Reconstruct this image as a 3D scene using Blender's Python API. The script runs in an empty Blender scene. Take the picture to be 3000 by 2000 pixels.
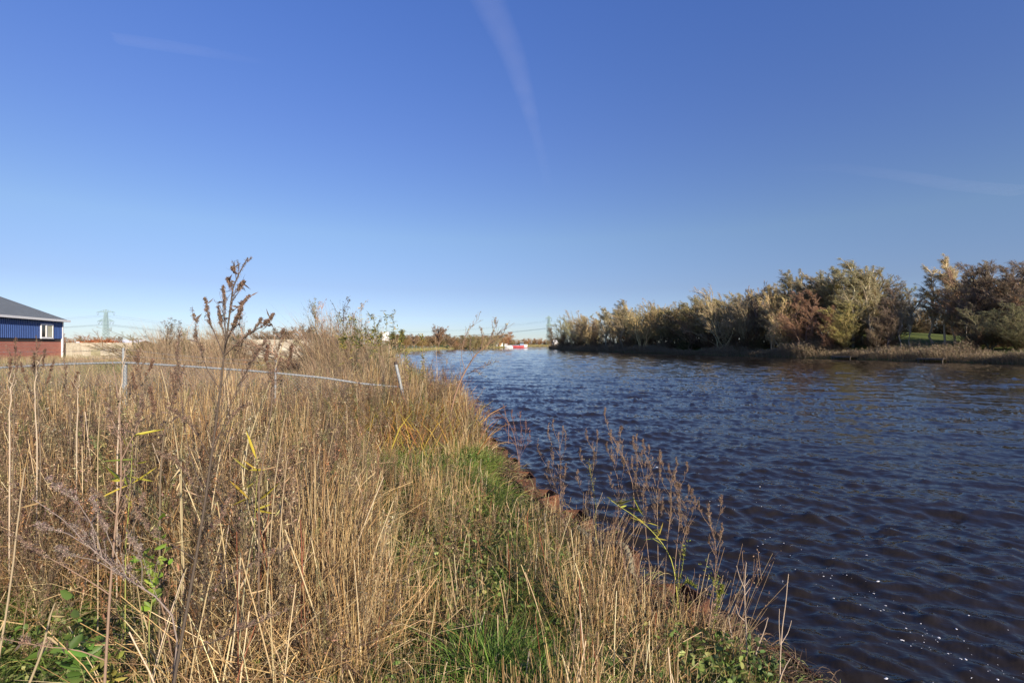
import bpy, math, random
import numpy as np
from mathutils import Vector, Matrix
# ------------------------------------------------------------ camera, world, sun, exposure
scene = bpy.context.scene
C = scene.collection
CAMZ = 2.6
F = 1417.0            # focal length of a 17 mm lens on a 3000 px wide, 36 mm frame
cam_d = bpy.data.cameras.new("camera"); cam_d.lens = 17.0; cam_d.sensor_width = 36.0
cam_d.clip_start = 0.05; cam_d.clip_end = 60000
cam = bpy.data.objects.new("camera", cam_d); C.objects.link(cam)
cam.location = (0, 0, CAMZ); cam.rotation_euler = (math.radians(90.3), 0, 0)
scene.camera = cam

SUN_EL = math.radians(19); SUN_AZ = math.radians(146)      # azimuth clockwise from +Y
sdir = Vector((math.sin(SUN_AZ)*math.cos(SUN_EL), math.cos(SUN_AZ)*math.cos(SUN_EL), math.sin(SUN_EL)))
world = bpy.data.worlds.new("World"); scene.world = world; world.use_nodes = True
wn = world.node_tree.nodes; wl = world.node_tree.links
bg = wn["Background"]
sky = wn.new("ShaderNodeTexSky"); sky.sky_type = 'NISHITA'; sky.sun_disc = False
sky.sun_elevation = SUN_EL; sky.sun_rotation = SUN_AZ
sky.air_density = 1.0; sky.dust_density = 0.0; sky.ozone_density = 4.0; sky.altitude = 0
hsv = wn.new("ShaderNodeHueSaturation"); hsv.inputs["Saturation"].default_value = 1.12
hsv.inputs["Hue"].default_value = 0.512
wtc = wn.new("ShaderNodeTexCoord"); wsx = wn.new("ShaderNodeSeparateXYZ"); wl.new(wtc.outputs["Generated"], wsx.inputs[0])
wcr = wn.new("ShaderNodeValToRGB"); we = wcr.color_ramp.elements      # the air's own tint by height above the horizon
k_ = .70
we[0].position = 0.0; we[0].color = (.48*k_, .53*k_, .76*k_, 1); we[1].position = 0.6; we[1].color = (1.07*k_, .97*k_, 1.10*k_, 1)
for p_, c_ in ((.11, (.68, .57, .62)), (.21, (.97, .78, .69)), (.39, (1.03, .85, .88))):
    _e = we.new(p_); _e.color = (c_[0]*k_, c_[1]*k_, c_[2]*k_, 1)
wl.new(wsx.outputs["Z"], wcr.inputs[0])
wmx = wn.new("ShaderNodeMix"); wmx.data_type = 'RGBA'; wmx.blend_type = 'MULTIPLY'; wmx.inputs["Factor"].default_value = 1
wl.new(sky.outputs[0], hsv.inputs["Color"]); wl.new(hsv.outputs[0], wmx.inputs["A"]); wl.new(wcr.outputs[0], wmx.inputs["B"])
wl.new(wmx.outputs["Result"], bg.inputs["Color"])
bg.inputs["Strength"].default_value = 0.15
sun_d = bpy.data.lights.new("sun", 'SUN'); sun_d.energy = 5.0; sun_d.angle = math.radians(0.5)
sun_d.color = (1.0, 0.86, 0.68)
sun = bpy.data.objects.new("sun", sun_d); C.objects.link(sun)
sun.rotation_euler = (-sdir).to_track_quat('-Z', 'Y').to_euler()
scene.view_settings.view_transform = 'Standard'; scene.view_settings.look = 'None'
scene.view_settings.gamma = 1.0; scene.view_settings.exposure = 0.78
scene.cycles.max_bounces = 6; scene.cycles.diffuse_bounces = 3; scene.cycles.glossy_bounces = 3
scene.cycles.transparent_max_bounces = 16

rng = np.random.default_rng(11)
# ------------------------------------------------------------ mesh helpers
def P(px, py, d):
    return np.array([(px-1500)/F*d, d, CAMZ+(1008-py)/F*d])

class Geo:
    def __init__(s): s.v=[]; s.q=[]; s.c=[]; s.n=0
    def add(s, v, q, c):
        v=np.asarray(v,float).reshape(-1,3); q=np.asarray(q,int).reshape(-1,4)
        c=np.broadcast_to(np.asarray(c,float),(len(v),3))
        s.v.append(v); s.q.append(q+s.n); s.c.append(c); s.n+=len(v)
    def arrays(s):
        return np.concatenate(s.v), np.concatenate(s.q), np.concatenate(s.c)
    def box(s, lo, hi, c=(1,1,1), M=None):
        (a,b,d),(e,f,g)=lo,hi
        v=np.array([[a,b,d],[e,b,d],[e,f,d],[a,f,d],[a,b,g],[e,b,g],[e,f,g],[a,f,g]],float)
        if M is not None: v = v@np.array(M[0]).T+np.array(M[1])
        s.add(v,[[0,3,2,1],[4,5,6,7],[0,1,5,4],[1,2,6,5],[2,3,7,6],[3,0,4,7]],c)
    def build(s, name, mat, parent=None, loc=None, smooth=False):
        v,q,c=s.arrays()
        if loc is not None: v=v-np.asarray(loc)
        me=bpy.data.meshes.new(name)
        me.vertices.add(len(v)); me.vertices.foreach_set("co", v.astype(np.float32).ravel())
        me.loops.add(len(q)*4); me.loops.foreach_set("vertex_index", q.astype(np.int32).ravel())
        me.polygons.add(len(q)); me.polygons.foreach_set("loop_start", np.arange(0,len(q)*4,4,dtype=np.int32))
        smooth=smooth or mat.name in ('dry_blades','green_blades','bark','crown_foliage','weed_stem','cable')
        me.polygons.foreach_set("use_smooth", np.full(len(q),smooth,dtype=bool))
        at=me.attributes.new("Col",'FLOAT_COLOR','POINT')
        cc=np.ones((len(v),4),np.float32); cc[:,:3]=c; at.data.foreach_set("color",cc.ravel())
        me.update(calc_edges=True)
        me.materials.append(mat)
        o=bpy.data.objects.new(name,me); C.objects.link(o)
        if parent is not None: o.parent=parent
        return o

def nrm(a): return a/np.maximum(np.linalg.norm(a,axis=-1,keepdims=True),1e-9)
def tubes(g, Pth, R, S, col, ends=False):
    """Pth (N,K,3), R (N,K)|(K,)|scalar, S sides (2 = ribbon), col (N,3)|(N,K,3)|(3,)"""
    Pth=np.asarray(Pth,float); N,K,_=Pth.shape
    if N==0: return
    R=np.broadcast_to(np.asarray(R,float),(N,K))
    T=nrm(np.gradient(Pth,axis=1))
    a=rng.normal(size=(N,1,3)); a=nrm(a - (a*T[:,:1]).sum(-1,keepdims=True)*T[:,:1])
    n1=nrm(a-(a*T).sum(-1,keepdims=True)*T); n2=np.cross(T,n1)
    if S==2: ang=np.array([0,math.pi])
    else: ang=np.arange(S)*2*math.pi/S
    V=Pth[:,:,None]+R[:,:,None,None]*(np.cos(ang)[:,None]*n1[:,:,None]+np.sin(ang)[:,None]*n2[:,:,None])
    base=(np.arange(N)*K*S)[:,None,None]+(np.arange(K-1)*S)[None,:,None]
    j=np.arange(1 if S==2 else S)[None,None,:]; jn=(j+1)%S
    Q=np.stack([base+j,base+jn,base+S+jn,base+S+j],-1).reshape(-1,4)
    col=np.asarray(col,float)
    if col.ndim==1: col=np.broadcast_to(col,(N,K,3))
    elif col.ndim==2: col=np.broadcast_to(col[:,None],(N,K,3))
    g.add(V.reshape(-1,3),Q,np.repeat(col[:,:,None],S,axis=2).reshape(-1,3))
def leaves(g, cen, L, W, col, dirs=None, fold=0.25):
    cen=np.asarray(cen,float); N=len(cen)
    if N==0: return
    d=nrm(rng.normal(size=(N,3))) if dirs is None else nrm(dirs+rng.normal(size=(N,3))*0.15)
    s=nrm(np.cross(d,rng.normal(size=(N,3)))); n=np.cross(d,s)
    L=np.broadcast_to(np.asarray(L,float),(N,))[:,None]; W=np.broadcast_to(np.asarray(W,float),(N,))[:,None]
    V=np.stack([cen,cen+d*L*.45+s*W*.5+n*W*fold,cen+d*L,cen+d*L*.45-s*W*.5+n*W*fold],1)
    Q=np.arange(N*4).reshape(N,4)
    col=np.asarray(col,float)
    if col.ndim==1: col=np.broadcast_to(col,(N,3))
    g.add(V.reshape(-1,3),Q,np.repeat(col,4,axis=0))
def leaves2(g, cen, L, W, col, dirs):
    N=len(cen); d=nrm(dirs+rng.normal(size=(N,3))*.15); s=nrm(np.cross(d,rng.normal(size=(N,3)))); n=np.cross(d,s)
    L=np.broadcast_to(np.asarray(L,float),(N,))[:,None]; W=np.broadcast_to(np.asarray(W,float),(N,))[:,None]
    cu=n*L*rng.uniform(-.35,.1,(N,1))
    V=np.stack([cen,cen+d*L*.28+s*W*.42+n*W*.15,cen+d*L*.66+s*W*.40+n*W*.12+cu*.5,cen+d*L+cu,cen+d*L*.66-s*W*.40+n*W*.12+cu*.5,cen+d*L*.28-s*W*.42+n*W*.15],1)
    b=np.arange(N)[:,None]*6; Q=np.concatenate([b+[0,1,2,3],b+[0,3,4,5]])
    col=np.broadcast_to(np.asarray(col,float),(N,3)); g.add(V.reshape(-1,3),Q,np.repeat(col,6,axis=0))
def vary(base,N,amt=.25,hue=.06):
    base=np.asarray(base,float)
    return np.clip(base*np.exp(rng.normal(size=(N,1))*amt)*np.exp(rng.normal(size=(N,3))*hue),0.003,.9)
def pick(cols,N,p=None):
    cols=np.asarray(cols,float); return cols[rng.choice(len(cols),N,p=p)]
def sprout(Pp, n, t0, t1, length, ang, up=0., wind=(0,0,0), K=4, taper=.5, droop=0., jit=.03, base_ang=None):
    N,Kp,_=Pp.shape
    t=rng.uniform(t0,t1,(N,n)); f=t*(Kp-1); i=np.minimum(f.astype(int),Kp-2); w=(f-i)[...,None]
    r=np.arange(N)[:,None]; A=Pp[r,i]; B=Pp[r,i+1]
    base=(A*(1-w)+B*w).reshape(-1,3); T=nrm(B-A).reshape(-1,3); t=t.reshape(-1)
    M=len(base); perp=nrm(np.cross(T,rng.normal(size=(M,3))))
    an=(ang*rng.uniform(.7,1.25,M))[:,None]
    d=nrm(np.cos(an)*T+np.sin(an)*perp+np.array([0,0,up]))
    Lp=np.repeat(np.linalg.norm(np.diff(Pp,axis=1),axis=-1).sum(1),n)
    L=(length*Lp*(1-taper*t)*rng.uniform(.6,1.25,M))[:,None,None]
    s=np.linspace(0,1,K)[None,:,None]
    pth=base[:,None]+d[:,None]*L*s+(np.array([0,0,-droop])+np.asarray(wind))*L*s**2
    j=rng.normal(size=(M,K,3))*jit*L; j[:,0]=0
    return pth+np.cumsum(j,axis=1)*.6, t
# value noise ---------------------------------------------------------
_lat=np.random.default_rng(5).random((64,64))
def vnoise(x,y,s=1.0,o=0):
    x=np.asarray(x,float)*s+13.7*o; y=np.asarray(y,float)*s+7.3*o
    xi=np.floor(x).astype(int); yi=np.floor(y).astype(int); fx=x-xi; fy=y-yi
    fx=fx*fx*(3-2*fx); fy=fy*fy*(3-2*fy)
    L=lambda a,b:_lat[a%64,b%64]
    return (L(xi,yi)*(1-fx)+L(xi+1,yi)*fx)*(1-fy)+(L(xi,yi+1)*(1-fx)+L(xi+1,yi+1)*fx)*fy
def tag(o,label=None,cat=None,group=None,kind=None):
    if label: o['label']=label
    if cat: o['category']=cat
    if group: o['group']=group
    if kind: o['kind']=kind
    return o
def thing(name,label,cat,loc=(0,0,0),rz=0.,group=None):
    o=bpy.data.objects.new(name,None); C.objects.link(o); o.location=[float(a) for a in loc]; o.rotation_euler=(0,0,rz)
    o.empty_display_size=.2
    return tag(o,label,cat,group)
# ------------------------------------------------------------ materials
def M_new(name):
    m=bpy.data.materials.new(name); m.use_nodes=True; return m, m.node_tree.nodes, m.node_tree.links
def m_veg(name, rough=.6, transl=.25, objcol=False, mul=1.0, spec=.25):
    m,n,l=M_new(name); b=n["Principled BSDF"]; b.inputs["Roughness"].default_value=rough
    b.inputs["Specular IOR Level"].default_value=spec
    at=n.new("ShaderNodeAttribute"); at.attribute_name="Col"; src=at.outputs["Color"]
    if objcol:
        oi=n.new("ShaderNodeObjectInfo"); mx=n.new("ShaderNodeMix"); mx.data_type='RGBA'; mx.blend_type='MULTIPLY'
        mx.inputs["Factor"].default_value=1; l.new(src,mx.inputs["A"]); l.new(oi.outputs["Color"],mx.inputs["B"]); src=mx.outputs["Result"]
    l.new(src,b.inputs["Base Color"])
    if transl>0:
        t=n.new("ShaderNodeBsdfTranslucent"); l.new(src,t.inputs["Color"])
        ms=n.new("ShaderNodeMixShader"); ms.inputs[0].default_value=transl
        l.new(b.outputs[0],ms.inputs[1]); l.new(t.outputs[0],ms.inputs[2]); l.new(ms.outputs[0],n["Material Output"].inputs["Surface"])
    return m
def m_noise(name, c1, c2, scale=5., rough=.8, bump=0., detail=6., spec=.3, metal=0., c3=None, attr=False, coord='Object', bd=0.02):
    m,n,l=M_new(name); b=n["Principled BSDF"]; b.inputs["Roughness"].default_value=rough
    b.inputs["Specular IOR Level"].default_value=spec; b.inputs["Metallic"].default_value=metal
    tc=n.new("ShaderNodeTexCoord"); no=n.new("ShaderNodeTexNoise"); no.inputs["Scale"].default_value=scale; no.inputs["Detail"].default_value=detail
    no.inputs["Roughness"].default_value=.6
    l.new(tc.outputs[coord],no.inputs["Vector"])
    cr=n.new("ShaderNodeValToRGB"); e=cr.color_ramp.elements
    e[0].position=.32; e[0].color=(*c1,1); e[1].position=.68; e[1].color=(*c2,1)
    if c3: x=e.new(.5); x.color=(*c3,1)
    l.new(no.outputs["Fac"],cr.inputs[0]); src=cr.outputs[0]
    if attr:
        at=n.new("ShaderNodeAttribute"); at.attribute_name="Col"; mx=n.new("ShaderNodeMix"); mx.data_type='RGBA'; mx.blend_type='MULTIPLY'
        mx.inputs["Factor"].default_value=1; l.new(src,mx.inputs["A"]); l.new(at.outputs["Color"],mx.inputs["B"]); src=mx.outputs["Result"]
    l.new(src,b.inputs["Base Color"])
    if bump:
        bp=n.new("ShaderNodeBump"); bp.inputs["Strength"].default_value=bump; bp.inputs["Distance"].default_value=bd
        l.new(no.outputs["Fac"],bp.inputs["Height"]); l.new(bp.outputs[0],b.inputs["Normal"])
    return m
MAT={}
MAT['blade']=m_veg('dry_blades',.55,.22)
MAT['green']=m_veg('green_blades',.45,.35)
MAT['bark']=m_veg('bark',.85,0,True)
MAT['crown']=m_veg('crown_foliage',.6,.42,True)
MAT['stem']=m_veg('weed_stem',.7,.0)
MAT['galv']=m_noise('galvanised_steel',(.17,.19,.20),(.34,.36,.38),40,.6,.2,metal=.2)
MAT['galv_dark']=m_noise('weathered_steel',(.10,.11,.12),(.24,.25,.26),30,.6,.1,metal=.3)
MAT['white']=m_noise('white_paint',(.72,.73,.74),(.82,.82,.81),6,.5)
MAT['rust']=m_noise('rusty_steel',(.024,.016,.012),(.15,.062,.032),6,.9,.5,c3=(.085,.036,.022))
MAT['conc']=m_noise('weathered_concrete',(.34,.315,.265),(.52,.49,.42),4,.95,.0,attr=True,c3=(.44,.41,.35))
MAT['blue']=m_noise('blue_cladding',(.035,.075,.235),(.045,.095,.28),2,.4)
MAT['roof']=m_noise('grey_roof_sheet',(.055,.068,.085),(.075,.09,.11),2,.45)
MAT['dark']=m_noise('dark_trim',(.03,.025,.022),(.06,.045,.04),3,.7)
MAT['pylon']=m_noise('green_grey_steel',(.20,.29,.29),(.27,.36,.35),.4,.6)
MAT['wire']=m_noise('cable',(.12,.14,.17),(.16,.18,.2),1,.6)
MAT['red']=m_noise('red_hull',(.36,.05,.06),(.44,.08,.085),1,.5)
MAT['bluegrey']=m_noise('blue_grey_paint',(.14,.20,.30),(.2,.26,.36),1,.5)
MAT['wood']=m_noise('grey_wood',(.06,.05,.04),(.16,.135,.11),8,.85,.3)
MAT['foam']=m_noise('foam',(.65,.66,.68),(.85,.86,.88),60,.6)
def m_glass():
    m,n,l=M_new('window_glass'); b=n["Principled BSDF"]; b.inputs["Base Color"].default_value=(.02,.025,.03,1); b.inputs["Roughness"].default_value=.05; return m
MAT['glass']=m_glass()
def m_brick():
    m,n,l=M_new('red_brick'); b=n["Principled BSDF"]; b.inputs["Roughness"].default_value=.9
    tc=n.new("ShaderNodeTexCoord"); sx=n.new("ShaderNodeSeparateXYZ"); cx=n.new("ShaderNodeCombineXYZ")
    l.new(tc.outputs["Object"],sx.inputs[0]); l.new(sx.outputs["X"],cx.inputs["X"]); l.new(sx.outputs["Z"],cx.inputs["Y"])
    br=n.new("ShaderNodeTexBrick"); br.inputs["Color1"].default_value=(.48,.125,.075,1); br.inputs["Color2"].default_value=(.57,.19,.115,1)
    br.inputs["Mortar"].default_value=(.35,.27,.22,1); br.inputs["Scale"].default_value=1
    br.inputs["Brick Width"].default_value=.42; br.inputs["Row Height"].default_value=.125; br.inputs["Mortar Size"].default_value=.018; br.inputs["Bias"].default_value=-.1
    l.new(cx.outputs[0],br.inputs["Vector"]); l.new(br.outputs["Color"],b.inputs["Base Color"])
    return m
MAT['brick']=m_brick()
# ------------------------------------------------------------ shoreline
LB=np.array([(6.5,-14),(4.2,-6),(2.25,0),(1.42,2.5),(.70,4.5),(.1,6.3),(-.55,9),(-1.4,12),(-3.3,19),(-6.4,30),(-12,50),(-24.3,100),(-35.5,147),(-36.5,180),
             (-33,230),(-22,290),(-3.5,335),(6,400),(12,526)],float)
RB=np.array([(95,-14),(80,20),(72,42),(65,61),(60,72),(54.5,86),(47,108),(36,147),(29,185),(24.5,215),(20.5,250),(20.5,266),(24,276),(40,290),(80,310),(300,380)],float)
FARB=np.array([(12,526),(40,528),(110,524),(300,500)],float)
WAT=np.concatenate([LB,FARB[1:],RB[::-1]])
def seg_dist(x,y,poly,closed=True):
    A=poly; B=np.roll(poly,-1,0) if closed else poly[1:]
    if not closed: A=poly[:-1]
    d=np.full(x.shape,1e9)
    for (ax,ay),(bx,by) in zip(A,B):
        vx,vy=bx-ax,by-ay; t=np.clip(((x-ax)*vx+(y-ay)*vy)/(vx*vx+vy*vy+1e-12),0,1)
        d=np.minimum(d,np.hypot(x-ax-t*vx,y-ay-t*vy))
    return d
def in_poly(x,y,poly):
    r=np.zeros(x.shape,bool); n=len(poly)
    for i in range(n):
        ax,ay=poly[i]; bx,by=poly[(i+1)%n]
        if ay==by: continue
        r^=((ay>y)!=(by>y))&(x<(bx-ax)*(y-ay)/(by-ay)+ax)
    return r
def sdist(x,y):
    x=np.asarray(x,float); y=np.asarray(y,float)
    d=seg_dist(x,y,WAT); return np.where(in_poly(x,y,WAT),-d,d)      # positive on land
def Eb(y): return np.interp(y,LB[:13,1],LB[:13,0])
def Er(y): return np.interp(y,RB[:11,1],RB[:11,0])
def sstep(a,b,t): t=np.clip((t-a)/(b-a),0,1); return t*t*(3-2*t)
def ground_z(x,y):
    x=np.asarray(x,float); y=np.asarray(y,float); s=sdist(x,y)
    n=vnoise(x,y,.8)*.5+vnoise(x,y,2.3,1)*.3+vnoise(x,y,.13,2)*1.0
    left=(.80+.07*(n-.9))*sstep(0,.03,s)-.13*np.exp(-np.maximum(s,0)/.35)
    left=left-.55*np.exp(-(np.maximum(s,0)/.34)**2)*sstep(2.7,3.4,y)*(1-sstep(6.5,7.2,y))*sstep(.25,.6,vnoise(y*1.5,y*0,1,70)+.25)
    leftfar=.12+.68*sstep(0,2.2,s)+.07*(n-.9)
    k=sstep(22,30,y); zl=left*(1-k)+leftfar*k
    zr=.15+1.9*sstep(0,9,s)+1.0*sstep(8,30,s)+.15*(n-.9)
    mound=np.exp(-((x-86)/20)**2-((y-112)/15)**2); zr=zr+2.35*mound*sstep(6,26,s)
    right=(x>Er(np.clip(y,-14,250))-3)&(y<385)&(x>15)
    z=np.where(right,zr,zl)
    zw=-1.6*sstep(0,2.5,-s)-.05
    zw=np.where(right|(y>27),-.05-.6*sstep(0,3,-s),-1.5)
    return np.where(s>0,z,zw)
# ------------------------------------------------------------ ground and water sheets
def polar(rs,az):
    R,A=np.meshgrid(rs,az,indexing='ij'); return R*np.sin(A),R*np.cos(A)
def grid_quads(n,m,wrap=False):
    i=np.arange(n-1)[:,None]; j=np.arange(m if wrap else m-1)[None,:]
    jn=(j+1)%m
    return np.stack([i*m+j,i*m+jn,(i+1)*m+jn,(i+1)*m+j],-1).reshape(-1,4)
rs=np.concatenate([[.05],np.geomspace(.6,40,300),np.geomspace(40.5,700,190),np.geomspace(760,9000,12)])
az=np.concatenate([np.radians(np.arange(-75,75,.28)),np.radians(np.arange(75,285,5.))])
X,Y=polar(rs,az); Z=ground_z(X,Y); Z=np.where(np.hypot(X,Y)>730,1.0,Z)
g=Geo(); g.add(np.stack([X,Y,Z],-1).reshape(-1,3),grid_quads(len(rs),len(az),True)[:,::-1],(1,1,1))
def m_ground():
    m,n,l=M_new('soil_and_moss'); b=n["Principled BSDF"]; b.inputs["Roughness"].default_value=.95; b.inputs["Specular IOR Level"].default_value=.1
    ge=n.new("ShaderNodeNewGeometry")
    a=n.new("ShaderNodeTexNoise"); a.inputs["Scale"].default_value=9; a.inputs["Detail"].default_value=8
    c=n.new("ShaderNodeTexNoise"); c.inputs["Scale"].default_value=.35; c.inputs["Detail"].default_value=5
    l.new(ge.outputs["Position"],a.inputs["Vector"]); l.new(ge.outputs["Position"],c.inputs["Vector"])
    r1=n.new("ShaderNodeValToRGB"); e=r1.color_ramp.elements; e[0].position=.35; e[0].color=(.028,.02,.012,1); e[1].position=.7; e[1].color=(.13,.095,.05,1)
    r2=n.new("ShaderNodeValToRGB"); e=r2.color_ramp.elements; e[0].position=.35; e[0].color=(.06,.085,.02,1); e[1].position=.7; e[1].color=(.15,.19,.05,1)
    l.new(a.outputs["Fac"],r1.inputs[0]); l.new(a.outputs["Fac"],r2.inputs[0])
    # grass cover on the far lawns and fields
    sp=n.new("ShaderNodeSeparateXYZ"); l.new(ge.outputs["Position"],sp.inputs[0])
    mr=n.new("ShaderNodeMapRange"); mr.inputs["From Min"].default_value=40; mr.inputs["From Max"].default_value=75; mr.inputs["To Max"].default_value=.85
    l.new(sp.outputs["Y"],mr.inputs["Value"])
    ma=n.new("ShaderNodeMath"); ma.operation='MULTIPLY_ADD'; ma.inputs[1].default_value=.9; ma.inputs[2].default_value=-.25
    l.new(c.outputs["Fac"],ma.inputs[0])
    mx0=n.new("ShaderNodeMath"); mx0.operation='MAXIMUM'; mx0.use_clamp=True; l.new(ma.outputs[0],mx0.inputs[0]); l.new(mr.outputs[0],mx0.inputs[1])
    mx=n.new("ShaderNodeMix"); mx.data_type='RGBA'; l.new(mx0.outputs[0],mx.inputs["Factor"]); l.new(r1.outputs[0],mx.inputs["A"]); l.new(r2.outputs[0],mx.inputs["B"])
    l.new(mx.outputs["Result"],b.inputs["Base Color"])
    bp=n.new("ShaderNodeBump"); bp.inputs["Strength"].default_value=.6; bp.inputs["Distance"].default_value=.03; l.new(a.outputs["Fac"],bp.inputs["Height"]); l.new(bp.outputs[0],b.inputs["Normal"])
    return m
tag(g.build('ground',m_ground(),smooth=True),kind='structure')

# waves: periodic spectral tiles
def wave_tile(L,N,lmin,lmax,wdir,spread,seed,slope,ex=2.3):
    r=np.random.default_rng(seed); k1=np.fft.fftfreq(N,L/N)*2*math.pi
    kx,ky=np.meshgrid(k1,k1,indexing='ij'); k=np.hypot(kx,ky)+1e-9
    th=np.arctan2(ky,kx)-wdir; D=np.abs(np.cos(th))**spread+.03
    A=k**-ex*D*np.exp(-(k*lmin/(2*math.pi))**2)*np.exp(-(2*math.pi/(k*lmax))**4)
    h=np.real(np.fft.ifft2(A*np.exp(1j*r.uniform(0,2*math.pi,k.shape))*r.rayleigh(size=k.shape)))
    gx,gy=np.gradient(h,L/N); s=math.sqrt((gx**2+gy**2).mean()); h=h*slope/s
    return h,L,N
WD=math.atan2(.88,.48)
TA=wave_tile(19.,768,.05,.6,WD,1.3,3,.28,2.05)
TB=wave_tile(71.,512,.6,3.2,WD+.35,2.2,4,.075)
def samp(T,x,y):
    h,L,N=T; fx=(x/L)%1*N; fy=(y/L)%1*N; i=fx.astype(int)%N; j=fy.astype(int)%N; a=fx-np.floor(fx); b=fy-np.floor(fy)
    i1=(i+1)%N; j1=(j+1)%N
    return (h[i,j]*(1-a)+h[i1,j]*a)*(1-b)+(h[i,j1]*(1-a)+h[i1,j1]*a)*b
def water_z(x,y):
    x=np.asarray(x,float); y=np.asarray(y,float); r=np.hypot(x,y)
    a=samp(TA,x,y); a=np.clip(a,-.05,.05); a=a+9*a*a; h=a*(1-sstep(25,90,r)*.8)+samp(TB,x,y)*(1-sstep(150,300,r))
    h=h*(.75+.7*vnoise(x,y,.09,3)); 
    h=h+.035*np.maximum(samp(TB,x*1.6+5,y*1.6)/.03,0)**1.5*.3
    return h*1.0
rs=np.concatenate([np.geomspace(1.6,700,760)]); az=np.radians(np.concatenate([np.arange(-50,-12,.35),np.arange(-12,64,.085),np.arange(64,100,1.)]))
X,Y=polar(rs,az); Z=water_z(X,Y)
S=sdist(X,Y)
q=grid_quads(len(rs),len(az))[:,::-1]
keep=(S.reshape(-1)[q]<1.2).any(1); q=q[keep]
used=np.zeros(X.size,bool); used[q.ravel()]=True; idx=np.cumsum(used)-1
g=Geo(); g.add(np.stack([X,Y,Z],-1).reshape(-1,3)[used],idx[q],(1,1,1))
# a coarse strip of the same canal behind the camera
def m_water():
    m,n,l=M_new('canal_water'); b=n["Principled BSDF"]
    b.inputs["Base Color"].default_value=(.018,.0145,.0115,1); b.inputs["Roughness"].default_value=.035; b.inputs["IOR"].default_value=1.33
    ge=n.new("ShaderNodeNewGeometry"); mp=n.new("ShaderNodeMapping"); mp.inputs["Rotation"].default_value=(0,0,-WD+math.pi/2)
    mp.inputs["Scale"].default_value=(.55,1.,1.)
    l.new(ge.outputs["Position"],mp.inputs["Vector"])
    prev=None
    for sc,dist,st in ((14.,.007,.8),(4.5,.022,.8),(1.6,.05,.5)):
        no=n.new("ShaderNodeTexNoise"); no.inputs["Scale"].default_value=sc; no.inputs["Detail"].default_value=3; no.inputs["Distortion"].default_value=.4
        l.new(mp.outputs[0],no.inputs["Vector"])
        bp=n.new("ShaderNodeBump"); bp.inputs["Strength"].default_value=st; bp.inputs["Distance"].default_value=dist
        l.new(no.outputs["Fac"],bp.inputs["Height"])
        if prev: l.new(prev.outputs[0],bp.inputs["Normal"])
        prev=bp
    l.new(prev.outputs[0],b.inputs["Normal"])
    return m
tag(g.build('water',m_water(),smooth=True),kind='structure')
# ------------------------------------------------------------ foam flecks drifting on the water
fx=[];fy=[];fr=[]
line=[(1960,1400),(2100,1490),(2260,1590),(2420,1670),(2560,1740),(2700,1850),(2820,1910),(3000,2010),(3150,2100)]
lw=np.array([[ (px-1500)/F*(CAMZ*F/(py-1008)), CAMZ*F/(py-1008)] for px,py in line])
for k in range(230):
    t=rng.uniform(0,len(lw)-1.001); i=int(t); p=lw[i]*(1-(t-i))+lw[i+1]*(t-i)
    w=(.16 if k%3 else .55)*(.35+p[1]/6)
    p=p+rng.normal(size=2)*w; fx.append(p[0]); fy.append(p[1]); fr.append(.0025+.008*rng.random()**4+(.010 if k%60==0 else 0))
g=Geo()
for x,y,r in zip(fx,fy,fr):
    z=float(water_z(x,y)); a=rng.uniform(0,6.28); n=9; th=np.arange(n)*2*math.pi/n
    rr=r*(1+.25*rng.normal(size=n)); el=rng.uniform(1,1.9)
    ring=np.stack([np.cos(th)*rr*el,np.sin(th)*rr,np.zeros(n)],-1)
    R=np.array([[math.cos(a),-math.sin(a),0],[math.sin(a),math.cos(a),0],[0,0,1]])
    o=ring@R.T+[x,y,z+.001]; i_=ring*.65@R.T+[x,y,z+r*.35]; c=np.array([[x,y,z+r*.42]])
    j=np.arange(n); jn=(j+1)%n
    g.add(np.concatenate([o,i_,c]),np.concatenate([np.stack([j,jn,n+jn,n+j],-1),np.stack([n+j,n+jn,n+jn,np.full(n,2*n)],-1)[:, [0,1,3,3]]]),(1,1,1))
tag(g.build('foam',MAT['foam'],smooth=True),kind='stuff')

# ------------------------------------------------------------ steel sheet piling along the near edge
def sheet_piling():
    # trapezoid profile along the edge
    ys=np.arange(-1,24,.02); L=np.stack([Eb(ys),ys],-1)
    s=np.concatenate([[0],np.cumsum(np.hypot(*np.diff(L,axis=0).T))])
    per=.84; pts=[]; st=np.arange(0,s[-1]-per,per)
    for s0 in st:
        for f,o in ((0,-.03),(.30,-.03),(.42,.27),(.74,.27),(.86,-.03)):
            ss=s0+f*per; x=np.interp(ss,s,L[:,0]); y=np.interp(ss,s,L[:,1])
            x2=np.interp(ss+.05,s,L[:,0]); y2=np.interp(ss+.05,s,L[:,1]); t=np.array([x2-x,y2-y]); t/=np.linalg.norm(t)
            nrm2=np.array([t[1],-t[0]]); pts.append(np.array([x,y])+nrm2*o)
    pts=np.array(pts); t=nrm(np.gradient(pts,axis=0)); nn=np.stack([t[:,1],-t[:,0]],-1)*.009
    top=.80+.012*np.sin(np.arange(len(pts))*1.7)
    A=np.concatenate([pts-nn,top[:,None]],1); B=np.concatenate([pts+nn,top[:,None]],1)
    A0=A.copy();A0[:,2]=-1.2;B0=B.copy();B0[:,2]=-1.2
    n=len(pts); g=Geo(); i=np.arange(n-1)
    V=np.concatenate([A,B,A0,B0])
    g.add(V,np.concatenate([np.stack([i,i+1,n+i+1,n+i],-1),np.stack([n+i,n+i+1,3*n+i+1,3*n+i],-1),np.stack([i,2*n+i,2*n+i+1,i+1],-1)]),(1,1,1))
    o=g.build('sheet_piling',MAT['rust'])
    tag(o,'rusty corrugated steel sheet piling holding up the near canal edge','sheet piling')
sheet_piling()
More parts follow.
